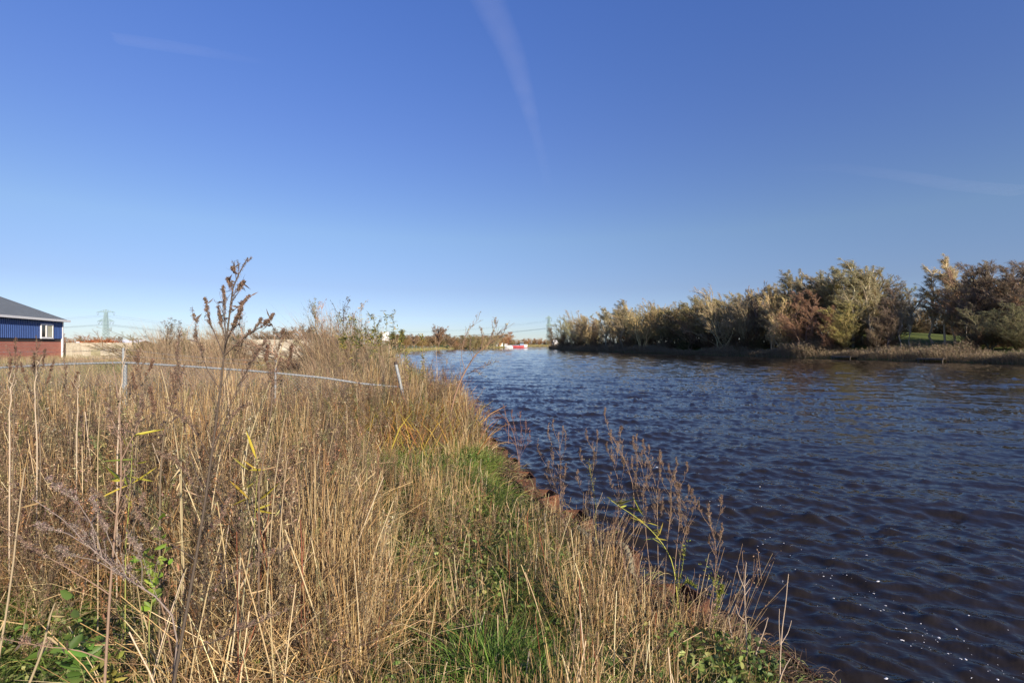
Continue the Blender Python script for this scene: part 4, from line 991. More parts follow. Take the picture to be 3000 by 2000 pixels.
g=Geo(); N=20000; y=rng.uniform(1.5,11,N)**1.0; y[:5000]=rng.uniform(1.4,3.2,5000); k=(rng.random(N)<np.clip((vnoise(y,y*0,1.1,60)-.3)*3,np.where(y<3.2,.8,np.where(y<8.5,.35,.05)),1)*np.clip(4/y,.3,1)*(1-.35*sstep(4.6,5.2,y)*(1-sstep(6.2,6.8,y)))); y=y[k]; N=len(y); x=Eb(y)+rng.normal(size=N)*.10-.02+np.where(y<3.2,.10*rng.random(N)+.03,0)
z=np.full(N,.78); L_=rng.uniform(.05,.22,N); a=rng.normal(size=N)*.9; t=np.linspace(0,1,5)[None,:]
PP=np.stack([x[:,None]+np.cos(a)[:,None]*L_[:,None]*t*.8,y[:,None]+np.sin(a)[:,None]*L_[:,None]*t,z[:,None]+L_[:,None]*(t*.9-t**2*rng.uniform(.6,2.2,(N,1)))],-1)
tubes(g,PP,np.array([.9,1,.9,.6,.1])[None,:]*(rng.uniform(.0012,.003,N)*np.clip((y/3.5)**.6,.8,2))[:,None],2,vary(pick([(.30,.22,.12),(.20,.14,.09),(.14,.16,.05),(.16,.11,.07),(.10,.07,.05),(.24,.16,.09)],N),N,.25,.05))
tag(g.build('overhanging_growth',MAT['blade']),kind='stuff')
# low broad leaves
g=Geo(); x,y=scatter(4200,keepf=lambda x,y: fgreen(x,y)); k=7; 
xx=np.repeat(x,k)+rng.normal(size=len(x)*k)*.05; yy=np.repeat(y,k)+rng.normal(size=len(x)*k)*.05; N=len(xx)
c=np.stack([xx,yy,ground_z(xx,yy)+rng.uniform(.02,.24,N)],-1)
leaves2(g,c,rng.uniform(.018,.06,N),rng.uniform(.012,.034,N),vary(pick([(.13,.20,.05),(.19,.25,.07),(.09,.14,.035),(.28,.30,.10)],N),N,.2,.05),dirs=nrm(rng.normal(size=(N,3))*[1,1,.5]))
tag(g.build('ground_leaves',MAT['green']),kind='stuff')
# brown weeds: branching prototypes copied about
def weed_proto(seed,nbr,nfl,col):
    global rng
    keep=rng; rng=np.random.default_rng(seed); g=Geo()
    t=np.linspace(0,1,6); A=np.stack([.06*t**2*rng.normal()+.01*rng.normal(size=6),.06*t**2*rng.normal()+.01*rng.normal(size=6),t],-1)[None]
    B,_=sprout(A,nbr,.25,.98,.34,.5,.6,(0,0,0),4,.5,0,.03)
    Cc,_=sprout(B,4,.2,1,.4,.6,.4,(0,0,0),3,.4,0,.05)
    tubes(g,A,np.linspace(.0030,.0012,6),3,np.array(col)*1.15); tubes(g,B,np.linspace(.0016,.0008,4),2,np.array(col)); tubes(g,Cc,.0008,2,np.array(col))
    idx=rng.integers(0,len(Cc),nfl); tt=rng.random(nfl)[:,None]
    p=Cc[idx,0]*(1-tt)+Cc[idx,2]*tt+rng.normal(size=(nfl,3))*.006
    leaves(g,p,rng.uniform(.008,.024,nfl),rng.uniform(.005,.011,nfl),vary(np.array(col)*1.25,nfl,.35,.08))
    m=int(nfl*.12); idx=rng.integers(0,len(B),m); tt=rng.random(m)[:,None]
    leaves(g,B[idx,0]*(1-tt)+B[idx,2]*tt,rng.uniform(.03,.06,m),rng.uniform(.006,.012,m),vary(np.array(col)*1.4,m,.3,.08),dirs=nrm(rng.normal(size=(m,3))+[0,0,-1.]))
    rng=keep; return g.arrays()
WP=[weed_proto(900+i,*a) for i,a in enumerate([(10,120,(.22,.15,.085)),(14,150,(.26,.185,.11)),(9,90,(.27,.15,.07)),(12,140,(.16,.115,.075)),(16,150,(.30,.225,.135)),(8,60,(.40,.31,.18)),(18,230,(.23,.17,.11)),(11,110,(.18,.135,.09)),(14,160,(.17,.17,.07))])]
def instance(g,protos,x,y,h,wid,tilt=.12,z0=-.03):
    z=ground_z(x,y)+z0; which=rng.integers(0,len(protos),len(x))
    for k,(v,q,c) in enumerate(protos):
        i=np.where(which==k)[0]; n=len(i)
        if not n: continue
        a=rng.uniform(0,6.28,n); ca,sa=np.cos(a)[:,None],np.sin(a)[:,None]
        X=(v[None,:,0]*ca-v[None,:,1]*sa)*wid[i][:,None]; Yy=(v[None,:,0]*sa+v[None,:,1]*ca)*wid[i][:,None]; Zz=np.broadcast_to(v[None,:,2],X.shape)
        tx,ty=rng.normal(size=(2,n,1))*tilt
        V=np.stack([(X+Zz*tx)*h[i][:,None]+x[i][:,None],(Yy+Zz*ty)*h[i][:,None]+y[i][:,None],Zz*h[i][:,None]+z[i][:,None]],-1)
        Q=(q[None]+(np.arange(n)*len(v))[:,None,None]).reshape(-1,4)
        tint=np.exp(rng.normal(size=(n,1,1))*.22)*np.exp(rng.normal(size=(n,1,3))*.05)
        g.add(V.reshape(-1,3),Q,np.clip(c[None]*tint,0,.8).reshape(-1,3))
g=Geo(); x,y=scatter(7200,inset=-.12,y0=2.2,keepf=lambda x,y: (.3+.7*clear(x,y))*(zone(x,y)[:,2]**1.3*.9+.1)*np.clip(vnoise(x,y,1.2,12)*1.8-.1,.25,1)); Z=zone(x,y)
instance(g,WP,x,y,Z[:,0]*rng.uniform(.55,1.12,len(x)),rng.uniform(.7,1.3,len(x)))
tag(g.build('dry_weeds',MAT['crown']),kind='stuff')
# yellow green leafy patch by the edge
g=Geo(); N=2600; x=rng.normal(size=N)*.75-1.95; y=rng.normal(size=N)*1.1+9.4; ok=x<Eb(y)-.1; x,y=x[ok],y[ok]; N=len(x)
h=rng.uniform(.3,.95,N); tubes(g,curve(x,y,h,rng.uniform(0,.4,N),rng.uniform(.1,.6,N),4),np.array([.9,1,.8,.1])[None,:]*rng.uniform(.004,.010,N)[:,None],2,vary(pick([(.40,.30,.06),(.48,.34,.07),(.30,.27,.07),(.42,.22,.07),(.32,.15,.06)],N),N,.2,.05))
tag(g.build('yellow_grass',MAT['green']),kind='stuff')
g=Geo(); N=900; y=rng.uniform(2.75,4.3,N); x=Eb(y)-np.abs(rng.normal(size=N))*.16+.10; h=rng.uniform(.25,.85,N)
PP=curve(x,y,h,np.abs(rng.normal(size=N))*.12,np.abs(rng.normal(size=N))*.12,5,-.15); PP[:,:,0]+=(np.linspace(0,1,5)**1.5)[None,:]*h[:,None]*.22
tubes(g,PP,np.linspace(1,.5,5)[None,:]*rng.uniform(.0012,.0028,N)[:,None],3,vary(pick([(.52,.40,.24),(.40,.28,.17),(.28,.17,.11),(.60,.48,.30)],N),N,.15,.03))
TT,_=sprout(PP[::2],3,.45,.95,.3,.5,.5,(0,0,0),4,.5); tubes(g,TT,.0009,2,(.30,.20,.13)); i=rng.integers(0,len(TT),5200); leaves(g,TT[i,rng.integers(1,4,5200)]+rng.normal(size=(5200,3))*.006,rng.uniform(.006,.013,5200),rng.uniform(.004,.008,5200),vary((.34,.23,.15),5200,.3,.06))
tag(g.build('edge_weeds',MAT['blade']),kind='stuff')
# reeds at the edge near the leaning post
def reeds(name,xs,ys,h,cols,rad,plume=.25,zoff=-.05,lean=(-.1,0),curl=.12,sides=2,pc=(.12,.075,.06)):
    g=Geo(); N=len(xs); P_=curve(xs,ys,h,np.abs(rng.normal(size=N))*curl,np.abs(rng.normal(size=N))*curl,5,zoff)
    t=np.linspace(0,1,5)**2; P_=P_+t[None,:,None]*np.array([lean[0],lean[1],0])*h[:,None,None]
    tubes(g,P_,np.array([1,.9,.8,.6,.3])[None,:]*rad[:,None],sides,vary(pick(cols,N),N,.2,.04))
    # leaves
    i=rng.integers(0,N,N*2); f=rng.uniform(.25,.85,len(i)); b=P_[i,2]*(1-f)[:,None]+P_[i,4]*f[:,None]
    d=nrm(np.stack([rng.normal(size=len(i)),rng.normal(size=len(i)),np.abs(rng.normal(size=len(i)))*.9],-1)+np.array([lean[0]*6,lean[1]*6,0]))
    L=rng.uniform(.12,.3,len(i))*h[i]; leaves(g,b,L,rad[i]*3.,vary(pick(cols,len(i)),len(i),.2,.05),dirs=d,fold=.1)
    m=rng.random(N)<plume; tp=P_[m,4]; k=5; n=len(tp)
    if n:
        tp=np.repeat(tp,k,axis=0)+rng.normal(size=(n*k,3))*rad[m].repeat(k)[:,None]*2
        leaves(g,tp-[0,0,.05],np.repeat(h[m],k)*rng.uniform(.07,.15,n*k),np.repeat(rad[m],k)*2.6,vary(pc,n*k,.2,.05),dirs=nrm(np.array([lean[0]*5-.2,lean[1]*5,1.])+rng.normal(size=(n*k,3))*.3))
    return tag(g.build(name,MAT['blade']),kind='stuff')
N=1300; y=rng.uniform(9.2,13.5,N); x=Eb(y)-np.abs(rng.normal(size=N))*.45-.02
reeds('edge_reeds',x,y,rng.uniform(.55,1.2,N)*(.6+.4*np.exp(-((y-11.4)/1.2)**2)),[(.36,.23,.10),(.28,.17,.08),(.42,.28,.12),(.20,.12,.07)],rng.uniform(.002,.004,N),.10,lean=(.10,0))
# rough grass and reeds beyond the fence up to the walls
def tall(x,y):   # height field beyond the fence
    u=x/y; h=.75+.35*vnoise(x,y,.35,20)
    for uc,yc,su,sy,a in ((-.72,24,.055,5,1.9),(-.62,24,.06,5,1.7),(-.575,26,.03,5,1.6),(-.40,21,.04,4,1.5),(-.355,22,.05,4,2.0),(-.30,19,.045,4,1.5),(-.25,17,.03,3,.8),(-.80,17,.06,3,.2)):
        h+=a*np.exp(-((u-uc)/su)**2-((y-yc)/sy)**2)
    h=np.where((u>-.97)&(u<-.775),np.minimum(h,.9),h); h=np.where((u>-.53)&(u<-.42)&(y>17),np.minimum(h,.75),h)
    return h
def band(N,y0,y1,umin,umax):
    out=[];n=0
    while n<N:
        M=N*2; y=(rng.random(M)*(y1**.4-y0**.4)+y0**.4)**2.5; x=rng.uniform(umin,umax,M)*y; ok=x<Eb(y)-.1; out.append((x[ok],y[ok])); n+=ok.sum()
    return np.concatenate([o[0] for o in out])[:N],np.concatenate([o[1] for o in out])[:N]
x,y=band(120000,10.5,46,-1.4,-.12); g=Geo(); N=len(x); tz=tall(x,y); h=tz*rng.uniform(.4,1.1,N)
pc=np.where((vnoise(x,y,.22,31)[:,None]>.62)&(tz[:,None]<1.2),pick([(.17,.19,.06),(.22,.22,.08),(.30,.25,.13)],N),pick([(.36,.27,.17),(.28,.21,.13),(.42,.32,.21),(.22,.16,.11),(.31,.21,.12)],N))
P_=curve(x,y,h,np.abs(rng.normal(size=N))*.16,np.abs(rng.normal(size=N))*.2,4); P_[:,:,0]-=(np.linspace(0,1,4)**2)[None,:]*h[:,None]*.12
tubes(g,P_,np.array([1,.9,.6,.2])[None,:]*(rng.uniform(.0022,.0045,N)*(y/11)**.75)[:,None],2,vary(pc,N,.2,.05))
tag(g.build('rough_grass',MAT['blade']),kind='stuff')
g=Geo(); x,y=band(1500,10.5,40,-1.35,-.13); instance(g,WP,x,y,tall(x,y)*rng.uniform(.5,1.1,len(x)),rng.uniform(1.,1.8,len(x)))
tag(g.build('dry_weeds_beyond_fence',MAT['crown']),kind='stuff')
# reeds along the far bank and on the far-left shore
def shore_reeds(name,poly,y0,y1,N,width,hh,cols,rad,lean,plume=.3,off=.2):
    P2=poly; s=np.concatenate([[0],np.cumsum(np.hypot(*np.diff(P2,axis=0).T))])
    m=np.interp([y0,y1],P2[:,1],s); t=rng.uniform(m[0],m[1],N)
    # more stalks where the shore is closer
    y=np.interp(t,s,P2[:,1]); k=rng.random(N)<np.clip(75/np.maximum(y,60),.15,1); t=t[k]; N=len(t)
    x=np.interp(t,s,P2[:,0]); y=np.interp(t,s,P2[:,1]); 
    sgn=1 if P2 is RB_ else -1
    cl=vnoise(t,t*0,.16,40); cl2=vnoise(t,t*0,.45,41)
    x=x+sgn*(rng.random(N)**1.2*width*(.35+.9*cl)-off-1.1*np.clip(cl-.55,0,1)); h=hh*rng.uniform(.5,1.1,N)*(.40+1.0*cl2*cl+.3*cl)
    return x,y,h
RB_=RB[2:12]
x,y,h=shore_reeds('r',RB_,45,266,60000,5.5,1.9,None,None,None)
reeds('reeds',x,y,h,[(.30,.23,.15),(.25,.185,.12),(.34,.25,.16),(.20,.15,.10),(.22,.20,.11)],.013*(y/70)**.7*rng.uniform(.6,1.2,len(x)),.10,zoff=-.1,lean=(-.22,0),curl=.12,pc=(.33,.26,.19))
x,y,h=shore_reeds('r',RB_,45,266,22000,3.,.8,None,None,None)
reeds('shore_grass',x+2.5,y,h,[(.16,.15,.07),(.22,.19,.10),(.13,.14,.06)],.018*(y/70)**.7*rng.uniform(.6,1.2,len(x)),.0,zoff=-.1,lean=(-.1,0))
N=16000; t=rng.uniform(22,335,N); x=np.interp(t,LB[:,1],LB[:,0])-rng.random(N)**1.5*2.5+.1; hh=rng.uniform(.2,.6,N)*(1+.5*np.exp(-((t-30)/15)**2))
reeds('bank_grass',x,t,hh,[(.34,.31,.12),(.40,.34,.15),(.26,.26,.10),(.35,.26,.15)],.006*(t/30)**.9*rng.uniform(.6,1.2,N),.0,zoff=-.05)
N=5000; t=rng.uniform(0,1,N); x=12+t*60; y=527+rng.random(N)*3
reeds('far_shore_grass',x,y,rng.uniform(.6,1.3,N),[(.45,.38,.18),(.38,.33,.16)],np.full(N,.12),0.)
# ------------------------------------------------------------ plants standing out from the mass
def poly(pts,K=14,wob=.002):
    pts=np.array([P(*p[:3]) for p in pts]); s=np.linspace(0,len(pts)-1,K)
    pp=np.stack([np.interp(s,range(len(pts)),pts[:,i]) for i in range(3)],-1)
    for _ in range(2): pp[1:-1]=(pp[:-2]+pp[1:-1]*2+pp[2:])/4
    return pp+rng.normal(size=pp.shape)*wob*np.linspace(0,1,K)[:,None]
def mugwort(label,main,branches,r0=.005,col=(.15,.115,.08),fcol=(.27,.175,.125),dens=1.,twl=.22,name='mugwort',group=None,fl=(.5,1.),side=8,drop=True,hs=1.,sh=1.,br_=.42):
    M=[poly(m) for m in main]; Bz=[poly(b) for b in branches]
    base=M[0][0].copy(); 
    if drop and base[2]>.85:
        base[2]=.75; M[0]=np.concatenate([base[None],M[0]])[np.linspace(0,14,14).astype(int)]
    root=thing(name,label,'dead weed' if name in('mugwort','dock') else 'plant',base,0,group); L=np.array(root.location)
    g=Geo()
    for m in M: tubes(g,m[None],np.linspace(r0,r0*.25,14)[None],6,vary(col,1,.05,.02))
    for b in Bz: tubes(g,b[None],np.linspace(r0*br_,r0*.12,14)[None],5,vary(col,1,.05,.02))
    S=np.array(M+Bz); isM=np.array([1]*len(M)+[0]*len(Bz))
    T1,t1=sprout(S,side,.4,.97,twl,.55,.5,(0,0,0),5,.88,0,.03)
    T2,_=sprout(T1,3,.2,1,.45,.6,.3,(0,0,0),4,.4,0,.05)
    tubes(g,T1,np.linspace(.0011,.0006,5)*r0/.005,3,np.array(col)*1.1); tubes(g,T2,.0006,2,np.array(col)*1.2); g.build('stem',MAT['stem'],root,L)
    g=Geo()
    def heads(Pp,n,sz,t0=.3,t1=1.):
        N,K,_=Pp.shape; i=rng.integers(0,N,n); f=(rng.uniform(t0,t1,n)**.8)*(K-1.001); k=f.astype(int); w=(f-k)[:,None]
        # flower heads sit in small knots
        c=Pp[i,k]*(1-w)+Pp[i,k+1]*w; m=5; cc=np.repeat(c,m,0)+rng.normal(size=(n*m,3))*sz*.55
        leaves(g,cc,rng.uniform(.5,1.1,n*m)*sz,rng.uniform(.35,.7,n*m)*sz,vary(np.repeat(vary(fcol,n,.28,.06),m,0),n*m,.2,.03) if 0 else np.clip(np.repeat(vary(fcol,n,.30,.07),m,0)*np.exp(rng.normal(size=(n*m,1))*.2),0,.8),fold=.5)
    heads(S,int(120*sh*dens*len(S)**.7),.0062*hs,fl[0],fl[1]); heads(T1,int(220*dens*len(S)**.6),.0056*hs,.25,1); heads(T2,int(220*dens*len(S)**.6),.0048*hs,.2,1)
    # shrivelled curled leaves
    n=int(26*len(S)**.5); i=rng.integers(0,len(S),n); k=rng.integers(3,13,n); leaves(g,S[i,k],rng.uniform(.015,.04,n),rng.uniform(.004,.009,n),vary((.12,.09,.075),n,.3,.05),fold=.8)
    g.build('seed_heads',MAT['crown'],root,L)
    return root
D=1.6
mugwort('tallest dark branching mugwort, its brown tip rising far above the horizon left of centre',
 [[(500,2080,1.56),(530,1860,1.58),(560,1750,1.58),(590,1560,D),(625,1330,D),(645,1150,D),(660,1020,D),(665,930,D),(680,870,D),(692,800,D),(712,772,D),(727,757,D)]],
 [[(640,1135,D),(616,1100,1.58),(602,1070,1.57),(588,1035,1.56),(575,988,1.55),(572,955,1.55),(563,900,1.55)],
  [(655,1040,D),(632,985,1.62),(612,940,1.64),(605,905,1.65),(599,873,1.66)],
  [(662,975,D),(657,940,1.61),(658,900,1.62),(656,870,1.62),(652,836,1.62)],[(660,990,D),(650,960,1.62),(643,935,1.63),(639,896,1.64)],
  [(656,1040,D),(664,993,1.57),(684,955,1.55),(699,928,1.54),(706,900,1.54)],[(656,1030,D),(668,990,1.55),(688,950,1.52),(702,915,1.5),(708,895,1.5)],
  [(670,920,D),(690,905,1.62),(703,897,1.63),(720,880,1.65),(730,864,1.66)],[(680,868,D),(700,845,1.63),(716,822,1.64)],[(682,860,D),(674,835,1.6),(665,815,1.6)],
  [(690,800,D),(680,790,1.6),(686,784,1.6)],
  [(655,1045,D),(676,1025,1.58),(693,1011,1.56),(724,981,1.54),(744,968,1.53),(768,930,1.52)],[(735,975,1.53),(758,962,1.52),(778,950,1.5),(790,940,1.5),(801,920,1.5)],
  [(622,1330,D),(650,1260,1.57),(690,1160,1.55),(712,1100,1.54),(740,1060,1.53),(758,1035,1.52),(778,992,1.52)],
  [(600,1440,D),(570,1380,1.62),(548,1300,1.64),(535,1200,1.65),(522,1094,1.66),(516,1030,1.67),(528,963,1.67)],
  [(620,1350,D),(590,1290,1.6),(555,1240,1.62),(520,1210,1.63),(490,1195,1.63)],
  [(605,1500,D),(570,1430,1.57),(540,1370,1.55),(500,1340,1.53),(455,1320,1.52)],
  [(625,1300,D),(665,1240,1.6),(700,1200,1.6),(735,1180,1.6)],[(575,1640,D),(520,1600,1.62),(450,1567,1.64),(420,1530,1.66),(385,1470,1.68)],
  [(560,1770,D),(610,1730,1.55),(670,1690,1.5),(760,1640,1.45),(860,1590,1.42)],[(540,1900,1.58),(600,1890,1.55),(680,1850,1.5),(760,1820,1.5),(850,1780,1.5)],
  [(585,1600,D),(620,1560,1.6),(660,1500,1.6),(690,1420,1.6)]],r0=.0058,dens=1.75,twl=.16,side=15,fl=(.25,1.),hs=.72,col=(.085,.065,.052),fcol=(.31,.22,.165),br_=.28)
mugwort('grey fluffy mugwort drooping into the green patch at the lower left',
 [[(505,2090,1.7),(504,1979,1.7),(555,1790,1.68),(417,1724,1.65),(303,1638,1.62),(233,1573,1.6),(179,1508,1.6),(98,1464,1.6)]],
 [[(303,1638,1.62),(285,1560,1.62),(240,1480,1.62),(190,1440,1.62),(135,1400,1.62)],[(350,1680,1.63),(290,1640,1.63),(210,1625,1.63),(165,1600,1.63)],[(380,1700,1.64),(330,1600,1.64),(300,1520,1.64),(270,1450,1.64)],
  [(417,1724,1.65),(420,1650,1.64),(400,1600,1.63),(375,1560,1.62)],[(260,1600,1.61),(200,1560,1.6),(140,1545,1.6),(110,1540,1.6)],[(430,1728,1.65),(400,1690,1.65),(340,1650,1.65),(285,1625,1.65)]],
 r0=.004,col=(.22,.18,.16),fcol=(.34,.27,.23),dens=1.0,twl=.2)
mugwort('second grey mugwort with a forked brown stem near the left edge of the foreground',
 [[(308,2080,1.75),(312,1950,1.75),(322,1773,1.75),(336,1560,1.75),(343,1497,1.75),(358,1421,1.76),(360,1340,1.76),(352,1230,1.77),(345,1130,1.78),(330,1060,1.8)]],
 [[(341,1505,1.75),(322,1490,1.75),(300,1460,1.74),(270,1430,1.73)],[(325,1740,1.75),(250,1690,1.72),(160,1640,1.7),(90,1600,1.7),(30,1560,1.7)],[(310,1930,1.75),(240,1900,1.7),(140,1890,1.68),(40,1876,1.65),(-40,1850,1.65)],
  [(345,1600,1.75),(385,1560,1.75),(410,1500,1.75),(425,1440,1.75)],[(356,1350,1.76),(385,1290,1.76),(410,1230,1.77),(420,1150,1.78)],[(355,1290,1.76),(330,1230,1.76),(310,1180,1.77)]],
 r0=.0055,col=(.26,.18,.13),fcol=(.30,.22,.17),dens=.8,twl=.15)
mugwort('slim brown mugwort standing right of the tallest one, in front of the grey wall',[[(760,1420,2.4),(790,1250,2.4),(800,1150,2.4),(797,1100,2.4),(815,1020,2.4),(836,960,2.4)]],[[(797,1120,2.4),(780,1060,2.4),(785,1010,2.4)],[(800,1150,2.4),(830,1110,2.4),(850,1050,2.4),(857,1010,2.4)]],r0=.004,dens=1.2,twl=.14)
mugwort('brown mugwort with fluffy spikes in front of the red brick shed base',[[(120,1330,3.6),(112,1200,3.6),(108,1100,3.6),(106,1040,3.6),(108,980,3.6)]],[[(110,1130,3.6),(98,1080,3.6),(100,1030,3.6)],[(110,1110,3.6),(125,1070,3.6),(134,1020,3.6)],[(112,1180,3.6),(140,1120,3.6),(158,1050,3.6)],[(112,1200,3.6),(80,1130,3.6),(60,1060,3.6)]],r0=.005,dens=1.0,twl=.16)
mugwort('thin brown mugwort at the far left edge before the brick base',[[(40,1350,3.2),(42,1200,3.2),(45,1120,3.2),(44,1040,3.2),(46,990,3.2)]],[[(44,1130,3.2),(30,1080,3.2),(28,1050,3.2)]],r0=.0035,dens=.8,twl=.15)
mugwort('brown mugwort spire rising just left of the fence post',[[(205,1380,4.),(208,1250,4.),(203,1180,4.),(190,1080,4.),(187,1020,4.)]],[[(205,1200,4.),(215,1130,4.),(228,1090,4.)]],r0=.0045,dens=.9,twl=.15)
mugwort('brown mugwort spire with pale seed clusters just right of the fence post',[[(395,1400,3.),(405,1250,3.),(412,1130,3.),(405,1060,3.),(402,1020,3.)]],[[(410,1160,3.),(425,1110,3.),(440,1080,3.),(448,1050,3.)],[(408,1200,3.),(395,1130,3.),(388,1090,3.)]],r0=.004,dens=1.3,twl=.14)
mugwort('short brown mugwort left of the tallest one, under the rail',[[(470,1450,2.2),(475,1300,2.2),(500,1190,2.2),(520,1120,2.2),(523,1060,2.2)]],[[(480,1280,2.2),(450,1200,2.2),(440,1130,2.2)]],r0=.004,dens=1.,twl=.15)
# weeds leaning out over the water
E=[((1900,1830,3.3),(1875,1720,3.4),(1847,1647,3.5),(1861,1468,3.6),(1854,1395,3.6),(1809,1307,3.6),(1789,1274,3.6)),
 ((1915,1830,3.3),(1905,1700,3.4),(1896,1591,3.5),(1879,1468,3.6),(1893,1402,3.6),(1861,1314,3.7)),
 ((1925,1835,3.25),(1930,1700,3.35),(1924,1591,3.5),(1928,1451,3.6),(1910,1374,3.6),(1896,1339,3.6)),
 ((1945,1840,3.2),(1950,1700,3.3),(1949,1609,3.4),(1967,1486,3.5),(1966,1430,3.5),(1960,1388,3.5)),
 ((1965,1845,3.2),(1975,1720,3.3),(1977,1626,3.4),(1995,1503,3.5),(1988,1433,3.5),(1972,1385,3.5)),
 ((1975,1850,3.15),(1985,1720,3.2),(1988,1626,3.3),(2010,1550,3.3),(2014,1510,3.3),(2004,1470,3.3)),
 ((1860,1800,3.4),(1830,1650,3.5),(1805,1556,3.7),(1816,1451,3.8),(1805,1367,3.8),(1792,1333,3.8)),
 ((1790,1760,3.6),(1740,1620,3.8),(1714,1521,4.),(1721,1451,4.1),(1746,1346,4.1),(1734,1294,4.1)),
 ((1700,1640,4.2),(1660,1560,4.4),(1644,1486,4.6),(1642,1381,4.6),(1640,1310,4.6),(1634,1270,4.6)),
 ((1680,1620,4.2),(1650,1530,4.4),(1637,1451,4.6),(1616,1398,4.6),(1603,1350,4.6)),
 ((2055,1940,2.8),(2080,1800,2.9),(2095,1680,3.),(2098,1620,3.),(2090,1560,3.),(2078,1528,3.))]
EL=['tallest arching mugwort over the water, tip bent to the left','second arching mugwort over the water, just right of the tallest','third arching mugwort over the water with a tip leaning left','middle mugwort of the fan leaning over the canal',
 'mugwort second from the right of the fan over the canal','rightmost drooping mugwort of the fan over the canal','mugwort on the left flank of the fan over the canal','lone mugwort left of the yellow green sprig at the water',
 'dark upright mugwort above the rusty piling corner','short dark mugwort leaning left beside the rusty piling corner','thin dark mugwort standing alone against the dark water, lower right']
for e,l_ in zip(E,EL):
    k=rng.integers(2,4); br=[]
    p=[np.array(q,float) for q in e]
    for j in range(6):
        f=len(p)-3.6+j*.4; i=int(f); b=p[i]*(1-(f-i))+p[i+1]*(f-i); dx=(-1)**j*rng.uniform(10,34)-8
        ln_=rng.uniform(.6,1.25); dd=rng.uniform(-.25,.25); br.append([tuple(b),tuple(b+[dx*.6,-30*ln_,dd*.5]),tuple(b+[dx,-62*ln_,dd]),tuple(b+[dx*.9,-88*ln_,dd])])
    mugwort(l_,[list(e)],br,r0=.0034,col=(.26,.18,.12),fcol=(.36,.25,.17),dens=.6,twl=.24,hs=.85,sh=.25,side=11,group='weeds leaning over the canal edge')
for i,(bx,tops,d,lab) in enumerate([((1520,1345),[(1475,1185),(1498,1200),(1522,1205),(1540,1225),(1552,1262),(1480,1240)],7.2,'reddish fan shaped weed at the grassy edge above the piling'),
      ((1400,1255),[(1385,1160),(1398,1165),(1415,1185),(1375,1200)],8.6,'small grey feathery weed on the edge left of the reddish fan'),
      ((1490,1230),[(1425,1205),(1432,1195)],9.,'tiny weed with pale twig pointing over the water')]):
    mm=[[(bx[0],bx[1]+40,d),(bx[0],bx[1],d),(bx[0]*.6+t[0]*.4+6,bx[1]*.55+t[1]*.45,d),(t[0]+3,t[1]+30,d),(t[0],t[1],d)] for t in tops]
    mugwort(lab,[mm[0]],mm[1:],r0=.004,col=(.26,.15,.12),fcol=(.30,.17,.13),dens=.9,twl=.3)
# canes: thick pale dead stalks
CAN=[([(790,1700,2.9),(700,1400,2.85),(715,1330,2.85),(760,1200,2.8),(805,1085,2.75),(835,985,2.7)],.0058,'long pale cane leaning right and crossing the rail beside the tallest mugwort'),
 ([(540,1640,2.6),(530,1500,2.6),(530,1400,2.6),(510,1230,2.6),(472,1082,2.6)],.005,'long pale cane leaning left, left of the tallest mugwort'),
 ([(535,1500,2.5),(532,1400,2.5),(532,1300,2.5),(536,1240,2.5)],.0035,'short straight pale cane touching the left leaning cane'),
 ([(290,1640,2.5),(287,1420,2.5),(288,1280,2.5),(294,1176,2.5)],.0038,'straight pale cane standing between the two forked mugworts on the left'),
 ([(768,1950,2.4),(785,1700,2.4),(800,1480,2.4),(815,1330,2.4),(838,1210,2.4)],.004,'tall thin pale cane leaning right in the dense straw'),
 ([(822,1560,2.6),(830,1450,2.6),(843,1334,2.6)],.0035,'short pale cane right of the dense straw'),
 ([(0,1930,2.1),(22,1800,2.1),(48,1600,2.1),(62,1450,2.1),(75,1370,2.1)],.0055,'pale thick cane at the lower left edge'),
 ([(930,1800,3.),(925,1560,3.),(922,1400,3.),(920,1270,3.)],.003,'thin upright pale cane left of the green patch'),
 ([(700,1990,2.2),(705,1850,2.2),(720,1700,2.2),(745,1560,2.2)],.0045,'bright cream cane at the bottom left of centre'),
 ([(90,2000,1.9),(130,1900,1.9),(150,1800,1.9),(166,1763,1.9)],.006,'broken thick cane with a side stub low in the left corner')]
for pts,r,lab in CAN:
    pp=poly(pts,14,.001); b=pp[0].copy(); b[2]=min(b[2],.75); root=thing('dead_cane',lab,'cane',b,0,'pale dead canes'); L=np.array(root.location)
    g=Geo(); q=np.concatenate([b[None],pp]); tubes(g,q[None],np.linspace(r*.85,r*.4,15)[None],7,vary((.46,.37,.23),1,.12,.03)); g.build('stalk',MAT['blade'],root,L)
    
    for i in (4,7,10): g=Geo(); leaves2(g,q[i:i+1],rng.uniform(.05,.12),rng.uniform(.006,.011),vary((.40,.30,.17),1,.2),nrm(np.array([[0,0,-.3]])+rng.normal(size=(1,3))*.5)); g.build('dry_leaf',MAT['blade'],root,L)
